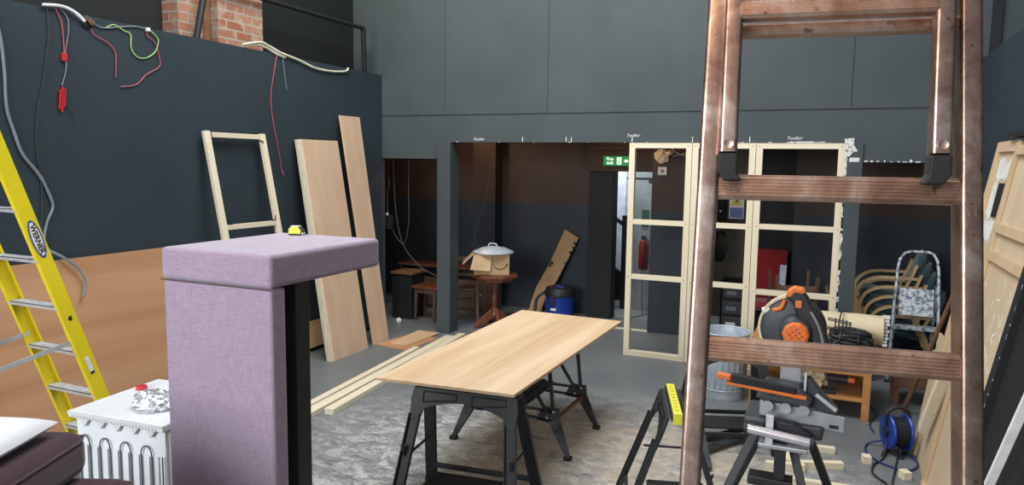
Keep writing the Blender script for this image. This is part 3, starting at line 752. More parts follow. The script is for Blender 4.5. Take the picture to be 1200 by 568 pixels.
def ribbed(x0, x1, y, z, hh=.038, dd=.030):
    # rounded box profile with ribs on the faces looking up and towards the viewer
    p = []
    n = 6
    for i in range(n): # front face (-Y)
        z0 = -hh/2+.004+i*(hh-.008)/n; dz = (hh-.008)/n
        p += [(-dd/2, z0+dz*.1), (-dd/2-.0015, z0+dz*.35), (-dd/2-.0015, z0+dz*.65), (-dd/2, z0+dz*.9)]
    p += [(-dd/2+.003, hh/2), (dd/2-.003, hh/2), (dd/2, hh/2-.004), (dd/2, -hh/2+.004), (dd/2-.003, -hh/2), (-dd/2+.003, -hh/2)]
    tl = Matrix.Rotation(R(-7), 3, 'X')
    pts = []
    for u, v in p:
        q = tl @ Vector((0, u, v)); pts.append((x0, y+q.y, z+q.z))
    return MB().prism(pts, (x1-x0, 0, 0))
for z in (2.322, 2.064, 1.800, 1.535, 1.27, 1.005, .74, .475):
    obj('rung', ribbed(LXL+.012-.0143*(2.8-z), LXR-.012+.031*(2.8-z), oy(z)-.006, z, .040 if z < 2.3 else .020), 'rungmat', t, bev=.0008)
# inner section
IXL, IXR = -.172, .133
for x in (IXL, IXR):
    s_ = obj('inner_rail', rail('i', x, 2.8, 2.120, -.040, .028, .034), 'ladder', t, smooth=True)
    y = oy(2.135)-.040
    obj('rivet', MB().lathe([(.0035, 0), (.0075, 0), (.0075, .002), (.0035, .0005)], (x, y-.0175, 2.135), 14, Matrix.Rotation(R(90), 4, 'X')), 'rungmat', s_, smooth=True)
    y2 = oy(2.09)-.034; e = -1 if x < 0 else 1
    poly = [(-.016, .050), (.016, .050), (.016, .008), (.010, -.012), (-.020, -.012), (-.016, .008)]
    foot = MB().prism([(x+u, y2-.018, 2.084+v) for u, v in [(-.015, .036), (.015, .036), (.015, .006), (.006 if e > 0 else .022, -.008), (-.022 if e > 0 else -.006, -.008), (-.015, .006)]], (0, .036, 0))
    obj('rubber_foot', foot, 'rubber', t, bev=.003, label='black rubber foot')
for z in (2.348, 2.627): obj('rung', ribbed(IXL+.010, IXR-.010, oy(z)-.045, z, .030, .026), 'rungmat', t, bev=.0008)
put(t, (.028, 1.125, 0), R(8))

# ================================================================ MITRE SAW ON ITS STAND
SX, SY = -.14, 3.75
t = thing('saw_stand', 'black folding leg stand with a chrome tube, holding the mitre saw', 'tool stand', (SX, SY, 0))
for sx_, sy_, bx_ in ((-1, -1, -.22), (-1, 1, -.16), (1, -1, .02), (1, 1, .12)):
    a = Vector((SX+bx_*.65, SY+sy_*.08, .80)); f = Vector((SX+bx_*1.0+sx_*.24, SY+sy_*.34, .02))
    lg = obj('leg', MB().bar(a, f, .040, .028, side=(1, 0, 0)), 'steelblack', t, bev=.003)
    obj('foot', MB().box((f.x-.03, f.y-.025, 0), (f.x+.03, f.y+.025, .03)), 'rubber', lg, bev=.004)
obj('roller_tube', MB().tube([(SX-.175, SY-.26, .868), (SX+.115, SY-.26, .840)], .022, 18), 'chrome', t, smooth=True, label='shiny chrome tube')
for x, zz in ((SX-.175, .868), (SX+.115, .840)):
    obj('tube_cap', MB().tube([(x-.008, SY-.26, zz), (x+.008, SY-.26, zz)], .026, 16), 'plastic', t, smooth=True)
obj('head_plate', MB().box((SX-.12, SY-.24, .775), (SX+.10, SY+.14, .795)), 'silver', t, bev=.004)
obj('centre_post', MB().box((SX-.045, SY-.22, .50), (SX+.005, SY-.17, .80)), 'steelblack', t, bev=.003)
obj('leg_bracket', MB().box((SX-.16, SY-.24, .585), (SX+.04, SY-.14, .625)), 'steelblack', t, bev=.004)
obj('slide_bar', MB().box((SX-.09, SY-.225, .79), (SX-.055, SY-.20, .93)), 'alu', t, bev=.002)
kb = obj('clamp_knob', MB().lathe([(.022, 0), (.030, .008), (.030, .022), (.018, .034)], (SX-.10, SY-.25, .55), 12, Matrix.Rotation(R(90), 4, 'X')), 'plastic', t, smooth=True)

t = thing('mitre_saw', 'black and orange mitre saw with raised blade guard on the folding stand', 'saw', (SX, SY, .80))
obj('base', MB().prism([(SX-.20, SY-.14, .81), (SX+.16, SY-.14, .81), (SX+.18, SY+.16, .81), (SX-.20, SY+.16, .81)], (0, 0, .07)), 'greyplastic', t, bev=.014)
b = MB().prism([(SX-.13, SY-.115, .893), (SX+.25, SY-.115, .86), (SX+.25, SY-.115, .935), (SX-.13, SY-.115, .968)], (0, .016, 0))
fe = obj('fence', b, 'silver', t, bev=.003)
obj('fence_slot', MB().box((SX+.185, SY-.118, .875), (SX+.225, SY-.114, .892)), 'ink', fe)
obj('front_housing', MB().prism([(SX-.10, SY-.19, .79), (SX+.10, SY-.19, .77), (SX+.11, SY-.19, .85), (SX+.03, SY-.19, .895), (SX-.10, SY-.19, .90)], (0, .05, 0)), 'plastic', t, bev=.008)
b = MB().prism([(SX-.15, SY-.16, .985), (SX+.09, SY-.16, .965), (SX+.11, SY-.16, 1.01), (SX+.05, SY-.16, 1.055), (SX-.11, SY-.16, 1.07)], (0, .13, 0))
tb = obj('turntable', b, 'greyplastic', t, bev=.012)
for x in (SX-.07, SX+.00): obj('screw_recess', MB().box((x-.012, SY-.164, 1.01), (x+.012, SY-.158, 1.032)), 'ink', tb)
for x in (SX-.09, SX-.01, SX+.07): obj('cylinder_boss', MB().tube([(x, SY-.16, .955), (x, SY-.02, .955)], .026, 14), 'silver', t, smooth=True)
# slanted arm to the right
obj('bevel_arm', MB().prism([(SX+.08, SY-.10, .96), (SX+.22, SY-.10, .935), (SX+.22, SY-.10, .96), (SX+.14, SY-.10, 1.04), (SX+.09, SY-.10, 1.10), (SX+.05, SY-.10, 1.08)], (0, .07, 0)), 'greyplastic', t, bev=.008)
obj('arm_rod', MB().tube([(SX+.12, SY-.12, 1.03), (SX+.21, SY-.12, .965)], .010, 10), 'alu', t, smooth=True)
# carrying bar / orange handled lever to the left
b = MB().bar((SX-.26, SY-.20, 1.085), (SX+.03, SY-.16, 1.045), .04, .046, side=(0, 1, 0), taper=.8)
lv = obj('side_lever', b, 'plastic', t, bev=.006)
obj('orange_strip', MB().bar((SX-.28, SY-.200, 1.060), (SX+.08, SY-.160, 1.020), .046, .014, side=(0, 1, 0)), 'orange', lv, bev=.004)
obj('lever_grip', MB().bar((SX-.325, SY-.205, 1.092), (SX-.26, SY-.20, 1.084), .040, .028, side=(0, 1, 0)), 'orange', lv, bev=.008)
obj('blade_slot', MB().box((SX+.065, SY-.12, 1.0), (SX+.075, SY+.06, 1.13)), 'alu', t)
obj('support_neck', MB().prism([(SX-.05, SY-.02, 1.02), (SX+.06, SY-.02, 1.02), (SX+.02, SY-.02, 1.32), (SX-.05, SY-.02, 1.32)], (0, .06, 0)), 'silver', t, bev=.008)
# raised head
HC = Vector((SX+.0, SY-.02, 1.318)); rg = .150
RX = Matrix.Rotation(R(90), 4, 'X')
gd = obj('blade_guard', MB().lathe([(rg*.96, 0), (rg, .006), (rg, .042), (rg*.9, .052), (rg*.35, .056)], HC+Vector((0, .03, 0)), 44, RX), 'greyplastic', t, smooth=True)
obj('saw_blade', MB().lathe([(.120, 0), (.120, .002)], HC+Vector((-.022, .034, .0)), 60, RX, wob=lambda k, z: 1.0 if k % 2 else .965), 'alu', t)
obj('motor_housing', MB().lathe([(.080, 0), (.078, .05), (.062, .075)], HC+Vector((.015, -.02, -.005)), 28, RX), 'greyplastic', t, smooth=True)
cp = obj('motor_cap', MB().lathe([(.062, 0), (.060, .020), (.050, .028)], HC+Vector((.015, -.090, -.010)), 10, RX), 'orange', t, smooth=False, label='orange ribbed motor cap')
b = MB()
for a_ in (R(40), R(130)):
    dv = Vector((cos(a_), 0, sin(a_)))
    for off in (-.02, .0, .02):
        o_ = Vector((-dv.z, 0, dv.x))*off; c_ = HC+Vector((.015, -.120, -.010))+o_
        b.bar(c_-dv*.042, c_+dv*.042, .004, .006)
obj('cap_rib', b, 'orange', cp)
hpoly = [(-.035, .150), (-.030, .185), (-.005, .205), (.035, .200), (.062, .165), (.090, .105), (.135, .045), (.165, -.045), (.160, -.120), (.135, -.165), (.085, -.150), (.095, -.060), (.060, .010), (.020, .060), (.000, .110), (-.01, .14)]
hd = obj('handle', MB().prism([HC+Vector((u, -.075, v)) for u, v in hpoly], (0, .055, 0)), 'plastic', t, bev=.014, segs=4, smooth=True)
obj('handle_grip', MB().prism([HC+Vector((u, -.080, v)) for u, v in ((-.038, .165), (-.034, .192), (-.005, .214), (.038, .208), (.050, .190), (.036, .180), (.0, .186), (-.015, .160))], (0, .065, 0)), 'orange', hd, bev=.008, segs=3, smooth=True)
obj('arm_highlight', MB().tube(smooth_path([HC+Vector((u, -.078, v)) for u, v in ((.075, .10), (.11, .04), (.135, -.04), (.13, -.10))]), .006, 8), 'silver', hd, smooth=True)  # highlight along the black handle, painted as a thin silver line
obj('trigger', MB().box(HC+Vector((.005, -.088, .115)), HC+Vector((.035, -.074, .15))), 'orange', hd, bev=.004)
obj('guard_link', MB().tube(smooth_path([HC+Vector((-.095, -.03, .085)), HC+Vector((-.06, -.04, .10)), HC+Vector((-.045, -.04, .14))], 5), .009, 8), 'orange', t, smooth=True)
obj('lower_guard', MB().sweep([HC+Vector((-(rg+.008)*cos(a_), .005, (rg+.008)*sin(a_))) for a_ in [R(-35+110*i/16) for i in range(17)]], [(-.022, -.006), (.022, -.006), (.022, .006), (-.022, .006)], side=(0, 1, 0)), 'cream', t, smooth=True)
obj('dust_port', MB().tube([HC+Vector((-.145, 0, .07)), HC+Vector((-.10, 0, .085))], .018, 12), 'labelw', t, smooth=True)
# dust bag cage
b = MB()
for i in range(5):
    xx = HC.x+.185+i*.016; rr = .04-.004*abs(i-2)
    b.tube([(xx, HC.y+rr*cos(a_), HC.z+.035-i*.004+rr*sin(a_)) for a_ in [2*pi*q/12 for q in range(12)]], .003, 6, closed=True)
for q in range(4):
    a_ = 2*pi*q/4+.4; b.tube([(HC.x+.15, HC.y+.03*cos(a_), HC.z+.04+.03*sin(a_)), (HC.x+.255, HC.y+.034*cos(a_), HC.z+.02+.034*sin(a_))], .003, 6)
obj('wire_cage', b, 'plastic', t)
# ---- galvanised dustbin
t = thing('dustbin', 'ribbed galvanised steel dustbin without its lid behind the big ladder rail', 'bin', (-.83, 6.72, 0))
def ribs(k, z): return 1.0+(.032 if (k % 4) < 2 and .10 < z < .54 else 0)
obj('body', MB().lathe([(.185, 0), (.19, .02), (.19, .09), (.193, .11), (.213, .53), (.215, .55), (.222, .60), (.215, .60), (.208, .55), (.183, .03), (.02, .025)], (-.83, 6.72, 0), 96, wob=ribs), 'galv', t, smooth=True)
obj('rim', MB().tube([(-.83+.221*cos(a_), 6.72+.221*sin(a_), .603) for a_ in [2*pi*i/40 for i in range(40)]], .008, 8, closed=True), 'galv', t, smooth=True)
for z in (.09, .125): obj('hoop', MB().tube([(-.83+.193*cos(a_), 6.72+.193*sin(a_), z) for a_ in [2*pi*i/40 for i in range(40)]], .005, 6, closed=True), 'galv', t, smooth=True)

# ---- low pine bench with shelf, bolster and cable bundle
t = thing('pine_bench', 'low orange pine bench with a lower shelf behind the mitre saw', 'bench', (-.1, 7.0, 0))
for x in (-.55, .345):
    for y in (6.55, 7.30): obj('leg', MB().box((x-.03, y-.03, 0), (x+.03, y+.03, .53)), 'orangewood', t, bev=.003)
obj('bench_top', MB().box((-.60, 6.51, .53), (.39, 7.34, .56)), 'orangewood', t, bev=.003)
obj('front_apron', MB().box((-.52, 6.53, .38), (.315, 6.55, .43)), 'orangewood', t)
obj('shelf', MB().box((-.52, 6.53, .155), (.315, 7.30, .18)), 'orangewood', t, bev=.003)
# bolster
def roll(c0, c1, r, n=30):
    c0, c1 = Vector(c0), Vector(c1); pts = [c0.lerp(c1, i/10) for i in range(11)]
    b = MB().tube(pts, r, n)
    for v in b.bm.verts:
        v.co += Vector((0, 0, 1))*.012*noise.noise(v.co*6)+Vector((0, 1, 0))*.01*noise.noise(v.co*5+Vector((4, 0, 0)))
        v.co.z = .562+(v.co.z-.562)*1.0
        if v.co.z < .564: v.co.z = .564
    return b
t = thing('rolled_sheet', 'big cream roll lying on the pine bench behind the saw', 'roll', (.12, 6.95, .562))
obj('roll', roll((-.22, 6.95, .69), (.46, 6.95, .69), .135), 'cream', t, smooth=True)
b = MB()
for i in range(9):
    z = .58+i*.028; b.box((.455, 6.84+.01*i, z), (.49+.02*rng.random(), 6.90+.012*i, z+.02))
obj('frayed_end', b, 'labelw', t)
b = MB().box((.40, 6.60, .562), (.445, 6.64, .72)); b.box((.455, 6.70, .562), (.50, 6.74, .62))
cb_ = MB(); r9 = random.Random(9)
for q in range(20):
    cx_, cz_, ax, az, tl_ = .20+r9.uniform(-.015, .015), .655+r9.uniform(-.055, .055), r9.uniform(.12, .175), r9.uniform(.012, .05), r9.uniform(-.12, .12)
    yy = 6.60+r9.uniform(0, .09)
    cb_.tube([(cx_+ax*cos(a_), yy+.02*sin(2*a_+q), max(.576, cz_+az*sin(a_)+tl_*ax*cos(a_))) for a_ in [2*pi*i/28 for i in range(28)]], .0155, 6, closed=True)
for xx in (.13, .27): cb_.tube([(xx+.01*cos(a_), 6.645+.07*cos(a_), .655+.08*sin(a_)) for a_ in [2*pi*i/20 for i in range(20)]], .010, 6, closed=True)
cb_.tube(smooth_path([(.10, 6.62, .70), (.11, 6.68, .79), (.12, 6.80, .84), (.14, 6.93, .835)]), .006, 6)
tag(obj('cable_bundle', cb_, 'plastic', smooth=True),
    'coiled black cable bundle in front of the cream roll on the bench', 'cable')
# crumpled bag, tool box parts on the shelf
bm = MB(); bmesh.ops.create_icosphere(bm.bm, subdivisions=4, radius=1)
for v in bm.bm.verts:
    p = v.co.copy(); q = 1+.45*noise.noise(p*2.4)+.25*noise.noise(p*6); v.co = Vector((p.x*.17*q, p.y*.12*q, max(-.085, p.z*.11*q)))
bm.xf(Matrix.Translation((-.10, 6.72, .27)))
tag(obj('crumpled_bag', bm, 'cream', smooth=True), 'crumpled pale cloth bag on the lower shelf of the pine bench', 'bag')
t = thing('power_drill', 'black and orange hand drill on the lower shelf of the pine bench', 'drill', (.14, 6.62, .182))
obj('drill_body', MB().tube([(.04, 6.62, .31), (.20, 6.62, .31)], .034, 14), 'plastic', t, smooth=True)
obj('drill_handle', MB().bar((.08, 6.62, .30), (.06, 6.62, .20), .04, .035), 'plastic', t, bev=.006)
obj('chuck', MB().tube([(.20, 6.62, .31), (.255, 6.62, .31)], .022, 12), 'orange', t, smooth=True)
obj('battery', MB().box((.01, 6.58, .182), (.11, 6.66, .215)), 'plastic', t, bev=.006)

# ---- cable reel
t = thing('cable_reel', 'blue and black electric cable reel on the floor at the right', 'cable reel', (.52, 6.0, 0))
RC = Vector((.53, 5.90, .160)); rm = Matrix.Rotation(R(20), 4, 'Z') @ Matrix.Rotation(R(90), 4, 'Y')
for s_ in (-1, 1):
    obj('reel_disc', MB().lathe([(.03, -.012), (.125, -.012), (.132, 0), (.125, .012), (.03, .012)], RC+Vector((cos(R(20)), sin(R(20)), 0))*s_*.062, 36, rm), 'bluep', t, smooth=True, bev=.002)
b = MB()
for i in range(6):
    b.tube([RC+(rm.to_3x3() @ Vector(((.098+.004*(i % 2))*cos(a_), (.098+.004*(i % 2))*sin(a_), -.042+i*.017))) for a_ in [2*pi*q/24 for q in range(24)]], .009, 6, closed=True)
obj('wound_cable', b, 'plastic', t, smooth=True)
obj('hub', MB().tube([RC-Vector((cos(R(20)), sin(R(20)), 0))*.09, RC+Vector((cos(R(20)), sin(R(20)), 0))*.09], .04, 20), 'plastic', t, smooth=True)
obj('carry_handle', MB().tube(smooth_path([RC+Vector((-.07, -.03, .0)), RC+Vector((-.075, -.03, .14)), RC+Vector((.0, 0, .185)), RC+Vector((.075, .03, .14)), RC+Vector((.07, .03, .0))], 5), .013, 8), 'plastic', t, smooth=True)
for s_ in (-1, 1):
    obj('stand_foot', MB().bar(RC+Vector((s_*.06-.03, -.13, -.152)), RC+Vector((s_*.06+.03, .13, -.152)), .026, .024), 'plastic', t, bev=.004)
tag(obj('blue_cable', MB().tube(smooth_path([(.44, 5.98, .05), (.35, 5.98, .01), (.33, 5.80, .01), (.42, 5.62, .01), (.58, 5.55, .01), (.66, 5.70, .01), (.62, 5.86, .01), (.55, 5.95, .04)], 6), .007, 6)
     .tube(smooth_path([(.40, 6.25, .02), (.38, 6.45, .01), (.44, 6.75, .01), (.38, 7.0, .01), (.32, 7.1, .01)], 5), .006, 6), 'navy', smooth=True), 'loop of blue cable on the floor around the cable reel', 'cable')
tag(obj('black_cable', MB().tube(smooth_path([(.47, 5.90, .12), (.44, 5.72, .012), (.37, 5.55, .012), (.36, 5.38, .012), (.44, 5.22, .012), (.48, 5.0, .012), (.50, 4.7, .012), (.52, 4.5, .012)], 6), .007, 6)
     .tube(smooth_path([(.55, 5.90, .16), (.54, 5.80, .02), (.50, 5.50, .012), (.46, 5.1, .012), (.50, 4.6, .012)], 6), .006, 6), 'plastic', smooth=True), 'black cables trailing over the floor from the cable reel towards the ladder', 'cable')

# ---- offcuts on the floor
for i, (c, ln, a_, ww, hh, lab) in enumerate((
    ((-.06, 5.66), .36, R(8), .05, .045, 'pale pine offcut farthest back in the pile under the saw stand'),
    ((.00, 5.34), .36, R(22), .05, .05, 'pale pine offcut in the middle of the pile under the saw stand, lying askew'),
    ((-.17, 5.44), .30, R(78), .06, .05, 'short pale pine offcut pointing towards the viewer under the saw stand'),
    ((-.20, 5.22), .26, R(14), .05, .05, 'pale pine offcut at the left end of the pile, partly behind the stand leg'),
    ((.06, 5.02), .42, R(3), .05, .04, 'long pale pine offcut nearest the viewer under the saw stand'))):
    dv = Vector((cos(a_), sin(a_), 0))*ln/2; p = Vector((*c, hh/2))
    tag(obj('pine_offcut', MB().bar(p-dv, p+dv, ww, hh), 'pineX', bev=.002), lab, 'offcut', 'pine offcuts under the saw stand')
for (x, y, a_, lab) in ((.325, 5.60, .2, 'small square pine block on the floor, left of the other block'), (.555, 5.42, .5, 'small square pine block on the floor nearest the leaning panels')):
    tag(obj('pine_block', MB().box((-.028, -.035, 0), (.028, .035, .055), Matrix.Translation((x, y, 0)) @ Matrix.Rotation(a_, 4, 'Z')), 'pineZ', bev=.002), lab, 'block', 'small pine blocks')

# ================================================================ RIGHT WALL FLATS
def fx(z, b0=.66): return b0+.164*z
def on_wall(poly, b0, th):      # poly of (y, z) on the leaning plane, thickness towards the room
    return MB().prism([(fx(z, b0), y, z) for y, z in poly], (-th, 0, th*.16))
t = thing('scenery_flat', 'rear leaning plywood flat with white paper strips and a dark square, right wall', 'panel', (.75, 5.4, 0))
obj('board', on_wall([(5.97, .0), (5.97, 2.27), (4.6, 2.27), (4.6, 0)], .675, .008), 'flat', t)
obj('edge_stile', on_wall([(5.98, 0), (5.98, 2.28), (5.90, 2.28), (5.90, 0)], .667, .020), 'flatwood', t, bev=.002)
obj('top_rail', on_wall([(5.90, 2.21), (5.90, 2.28), (5.36, 2.28), (5.36, 2.21)], .667, .020), 'plyZ', t, bev=.002)
rr = random.Random(5)
b = MB()
for (ya, yb, za, zb) in ((5.82, 5.42, 2.16, 2.03), (5.83, 5.66, 2.0, 1.78), (5.78, 5.48, 1.76, 1.64)):
    n_ = 7
    for i in range(n_):
        y = ya+(yb-ya)*i/n_; y2 = y+(yb-ya)/n_*.75; b.prism([(fx(zz, .664), yy, zz) for yy, zz in ((y, za+rr.uniform(-.02, .02)), (y2, za+rr.uniform(-.02, .02)), (y2, zb+rr.uniform(-.02, .02)), (y, zb+rr.uniform(-.02, .02)))], (-.002, 0, 0))
obj('paper_strip', b, 'labelw', t, label='torn white paper strips')
obj('dark_square', on_wall([(5.64, 2.01), (5.38, 2.01), (5.36, 1.80), (5.62, 1.79)], .660, .004), 'ink', t)
for (y, z) in ((5.75, 1.1), (5.85, .30), (5.70, .5)):
    obj('paint_patch', MB().prism([(fx(zz, .665), yy, zz) for yy, zz in ((y, z), (y-.06, z+.01), (y-.07, z-.08), (y-.01, z-.1))], (-.001, 0, 0)), 'labelw', t)
t = thing('scenery_flat', 'large cream flat with a pine stile and two battens, front one on the right wall', 'panel', (.7, 4.3, 0))
obj('board', on_wall([(5.26, 0), (5.26, 2.24), (3.2, 2.24), (3.2, 0)], .648, .006), 'flat', t)
obj('stile', on_wall([(5.27, 0), (5.27, 2.26), (5.19, 2.26), (5.19, 0)], .641, .016), 'flatwood', t, bev=.002)
for z in (2.21, 1.75, 1.585, .06):
    obj('batten', on_wall([(5.19, z+.028), (5.19, z-.028), (3.2, z-.028), (3.2, z+.028)], .641, .026), 'flatwood', t, bev=.002)
b = MB()
rr = random.Random(11)
for i in range(80):
    y = rr.uniform(4.0, 5.1); z = rr.choice([rr.uniform(.7, 1.45), rr.uniform(.9, 1.3)]); l = rr.uniform(.02, .09)
    a_ = rr.uniform(-.6, 1.8); dy, dz = cos(a_)*l, sin(a_)*l; p = rr.uniform(.004, .014)
    b.prism([(fx(zz, .640), yy, zz) for yy, zz in ((y, z), (y+dy, z+dz), (y+dy+p, z+dz+p), (y+p, z+p))], (-.001, 0, 0))
obj('chalk_scribble', b, 'labelw', t, kind='stuff')
tag(obj('leaning_board', on_wall([(6.12, .0), (6.30, .85), (6.0, .85), (5.99, .0)], .68, .018), 'flat'), 'short pale board leaning behind the far edge of the rear flat', 'board')
tag(obj('timber_offcut', on_wall([(5.68, .30), (5.48, .72), (5.40, .72), (5.60, .27)], .635, .045), 'pineZ'), 'short pine batten resting across the lower part of the rear flat', 'timber')
tag(obj('wooden_pole', MB().tube([(.66, 6.92, .02), (1.02, 6.45, 1.55)], .020, 12), 'brownwood', smooth=True), 'round brown wooden pole leaning on the right wall beside the small stepladder', 'pole')
t = thing('black_flat', 'black painted board with chipped white edge leaning nearest the viewer on the right', 'panel', (.62, 2.8, 0))
obj('board', on_wall([(3.66, 0), (3.54, 1.75), (1.7, 1.75), (1.7, 0)], .50, .018), 'black', t)
obj('edge_strip', on_wall([(3.70, 0), (3.56, 1.75), (3.48, 1.75), (3.61, 0)], .485, .03), 'black', t, bev=.002)
b = MB(); z = .3
while z < 1.7:
    l = rr.uniform(.004, .03); y_ = 3.61-.075*z; b.prism([(fx(zz, .4535), yy, zz) for yy, zz in ((y_, z), (y_, z+l), (y_-.004, z+l*.8), (y_-rr.uniform(.002, .008), z+l*.3))], (-.001, 0, 0)); z += l+rr.uniform(.01, .10)
obj('chipped_paint', b, 'chip', t)
tag(obj('white_edged_timber', MB().bar((.445, 3.46, .0), (.645, 2.76, 1.48), .018, .03, side=(0, 1, 0)), 'labelw', bev=.002), 'pale white timber strip standing at the bottom right corner in front of the black board', 'timber')
# small dark clip on top of the flats
tag(obj('black_ledge', MB().box((.985, 4.3, 2.300), (1.10, 5.55, 2.325)), 'ink'), 'thin black strip lying along the top edge of the leaning flats', 'strip')

# ================================================================ RIGHT BACK OPENING
# stacked bentwood chairs
def bent_chair(label):
    t = thing('bentwood_armchair', label, 'chair', (0, 0, 0), 'stacked bentwood armchairs')
    for y in (-.27, .27):
        path = smooth_path([(-.30, y, .0), (-.31, y, .34), (-.27, y, .50), (-.14, y, .585), (.05, y, .60), (.26, y, .60)], 5)
        obj('front_leg', MB().sweep(path, [(-.030, -.014), (.030, -.014), (.030, .014), (-.030, .014)], side=(0, 1, 0)), 'bent', t, smooth=True)
        path = smooth_path([(.30, y*.96, 0), (.18, y*.96, .36), (.14, y*.96, .46), (.20, y*.96, .62), (.24, y*.96, .74)], 5)
        obj('rear_leg', MB().sweep(path, [(-.028, -.014), (.028, -.014), (.028, .014), (-.028, .014)], side=(0, 1, 0)), 'bent', t, smooth=True)
    b, m = cushion('s', (-.03, 0, .40), .50, .48, .08, 0, 'teal', (R(8), 0), n=8, pw=6); obj('seat', b, 'teal', t, smooth=True)
    b, m = cushion('s', (.26, 0, .66), .42, .46, .08, 0, 'teal', (R(-72), 0), n=8, pw=6); obj('backrest', b, 'teal', t, smooth=True)
    obj('seat_rail', MB().bar((-.28, -.27, .36), (-.28, .27, .36), .04, .02), 'bent', t)
    return t
c0 = bent_chair('lowest bentwood armchair of the stack in the right opening')
words = ('second bentwood armchair from the bottom of the stack', 'middle bentwood armchair of the stack in the right opening',
         'fourth bentwood armchair from the bottom of the stack', 'topmost bentwood armchair with teal seat in the stack')
STK = (.74, 8.62)
put(c0, (STK[0]+.02, STK[1]-.10, 0), 0)
for i, l in enumerate(words):
    c = copy_tree(c0); put(c, (STK[0]+.02-.045*(i+1), STK[1]-.10+.02*(i+1), .095*(i+1)), 0); c['label'] = l
# small silver stepladder
t = thing('small_stepladder', 'small paint spattered silver stepladder with a hoop handle standing in the right opening', 'ladder', (.80, 8.0, 0))
def sy_(z): return 7.88+.16*z
hoop = [(.585, sy_(0), .02), (.625, sy_(1.1), 1.10), (.64, sy_(1.2), 1.20), (.68, sy_(1.26), 1.265), (.74, sy_(1.28), 1.285), (.88, sy_(1.28), 1.285), (.93, sy_(1.26), 1.265), (.965, sy_(1.2), 1.20), (.98, sy_(1.1), 1.10), (1.02, sy_(0), .02)]
obj('hoop_frame', MB().sweep(hoop, [(-.012, -.018), (.012, -.018), (.012, .018), (-.012, .018)]), 'alup', t, smooth=True, bev=.003)
obj('platform', MB().prism([(.655, sy_(.72)-.01, .66), (.955, sy_(.72)-.01, .66), (.955, sy_(.9)+.02, .92), (.655, sy_(.9)+.02, .92)], (0, .025, 0)), 'alup', t, bev=.004)
for z in (.55, .26): obj('step', MB().box((.60+.03*z, sy_(z)-.06, z-.02), (1.005-.03*z, sy_(z)+.05, z+.015)), 'alup', t, bev=.003)
for x in (.63, .975): obj('rear_leg', MB().bar((x, 8.32, 0), (x, sy_(.95), .95), .024, .024), 'alup', t)
for x in (.585, 1.02): obj('foot', MB().box((x-.02, sy_(0)-.025, 0), (x+.02, sy_(0)+.025, .03)), 'rubber', t)
# brown box with an offcut on top
t = thing('wooden_chest', 'brown wooden box on short legs in front of the small stepladder', 'box', (.80, 7.30, 0))
obj('chest_body', MB().box((.58, 7.12, .16), (1.03, 7.48, .38)), 'brownwood', t, bev=.004)
obj('chest_lid', MB().box((.56, 7.10, .38), (1.05, 7.50, .40)), 'brownwood', t, bev=.004)
for x in (.61, 1.0):
    for y in (7.15, 7.45): obj('leg', MB().box((x-.025, y-.025, 0), (x+.025, y+.025, .16)), 'brownwood', t)
tag(obj('timber_offcut', MB().bar((.76, 7.08, .425), (.94, 7.52, .425), .075, .048), 'bent', bev=.002), 'short thick timber offcut on top of the brown wooden box', 'timber')

# dark wooden chairs
def wood_chair(label, mat='darkwood', group='dark wooden chairs'):
    t = thing('wooden_chair', label, 'chair', (0, 0, 0), group)
    for x in (-.19, .19):
        obj('leg', MB().bar((x, -.19, .44), (x*1.06, -.21, 0), .038, .038, taper=.7), mat, t, bev=.003)
        obj('rear_post', MB().sweep(smooth_path([(x*1.04, .24, 0), (x, .19, .44), (x*.96, .27, .90)], 4), [(-.018, -.016), (.018, -.016), (.018, .016), (-.018, .016)], side=(1, 0, 0)), mat, t, bev=.003)
        obj('side_stretcher', MB().bar((x*1.03, -.20, .20), (x*1.02, .22, .20), .02, .02), mat, t)
    obj('seat', MB().box((-.22, -.22, .44), (.22, .20, .465)), mat, t, bev=.006)
    for z, h in ((.86, .06), (.66, .04)): obj('back_rail', MB().bar((-.18, .20+(z-.44)*.17, z), (.18, .20+(z-.44)*.17, z), .018, h), mat, t, bev=.003)
    obj('front_stretcher', MB().bar((-.19, -.205, .26), (.19, -.205, .26), .02, .02), mat, t)
    return t
w0 = wood_chair('dark wooden chair standing behind the stud frame, lowest of its stack')
put(w0, (-.34, 8.12, 0), R(194))
w1 = copy_tree(w0); put(w1, (-.34, 8.12, .985), rot=(R(180), 0, R(14))); w1['label'] = 'dark wooden chair turned upside down with legs in the air behind the stud frame'
w2 = copy_tree(w0); put(w2, (.30, 8.10, 0.0), R(75)); w2['label'] = 'dark wooden chair just right of the torn plaster column'
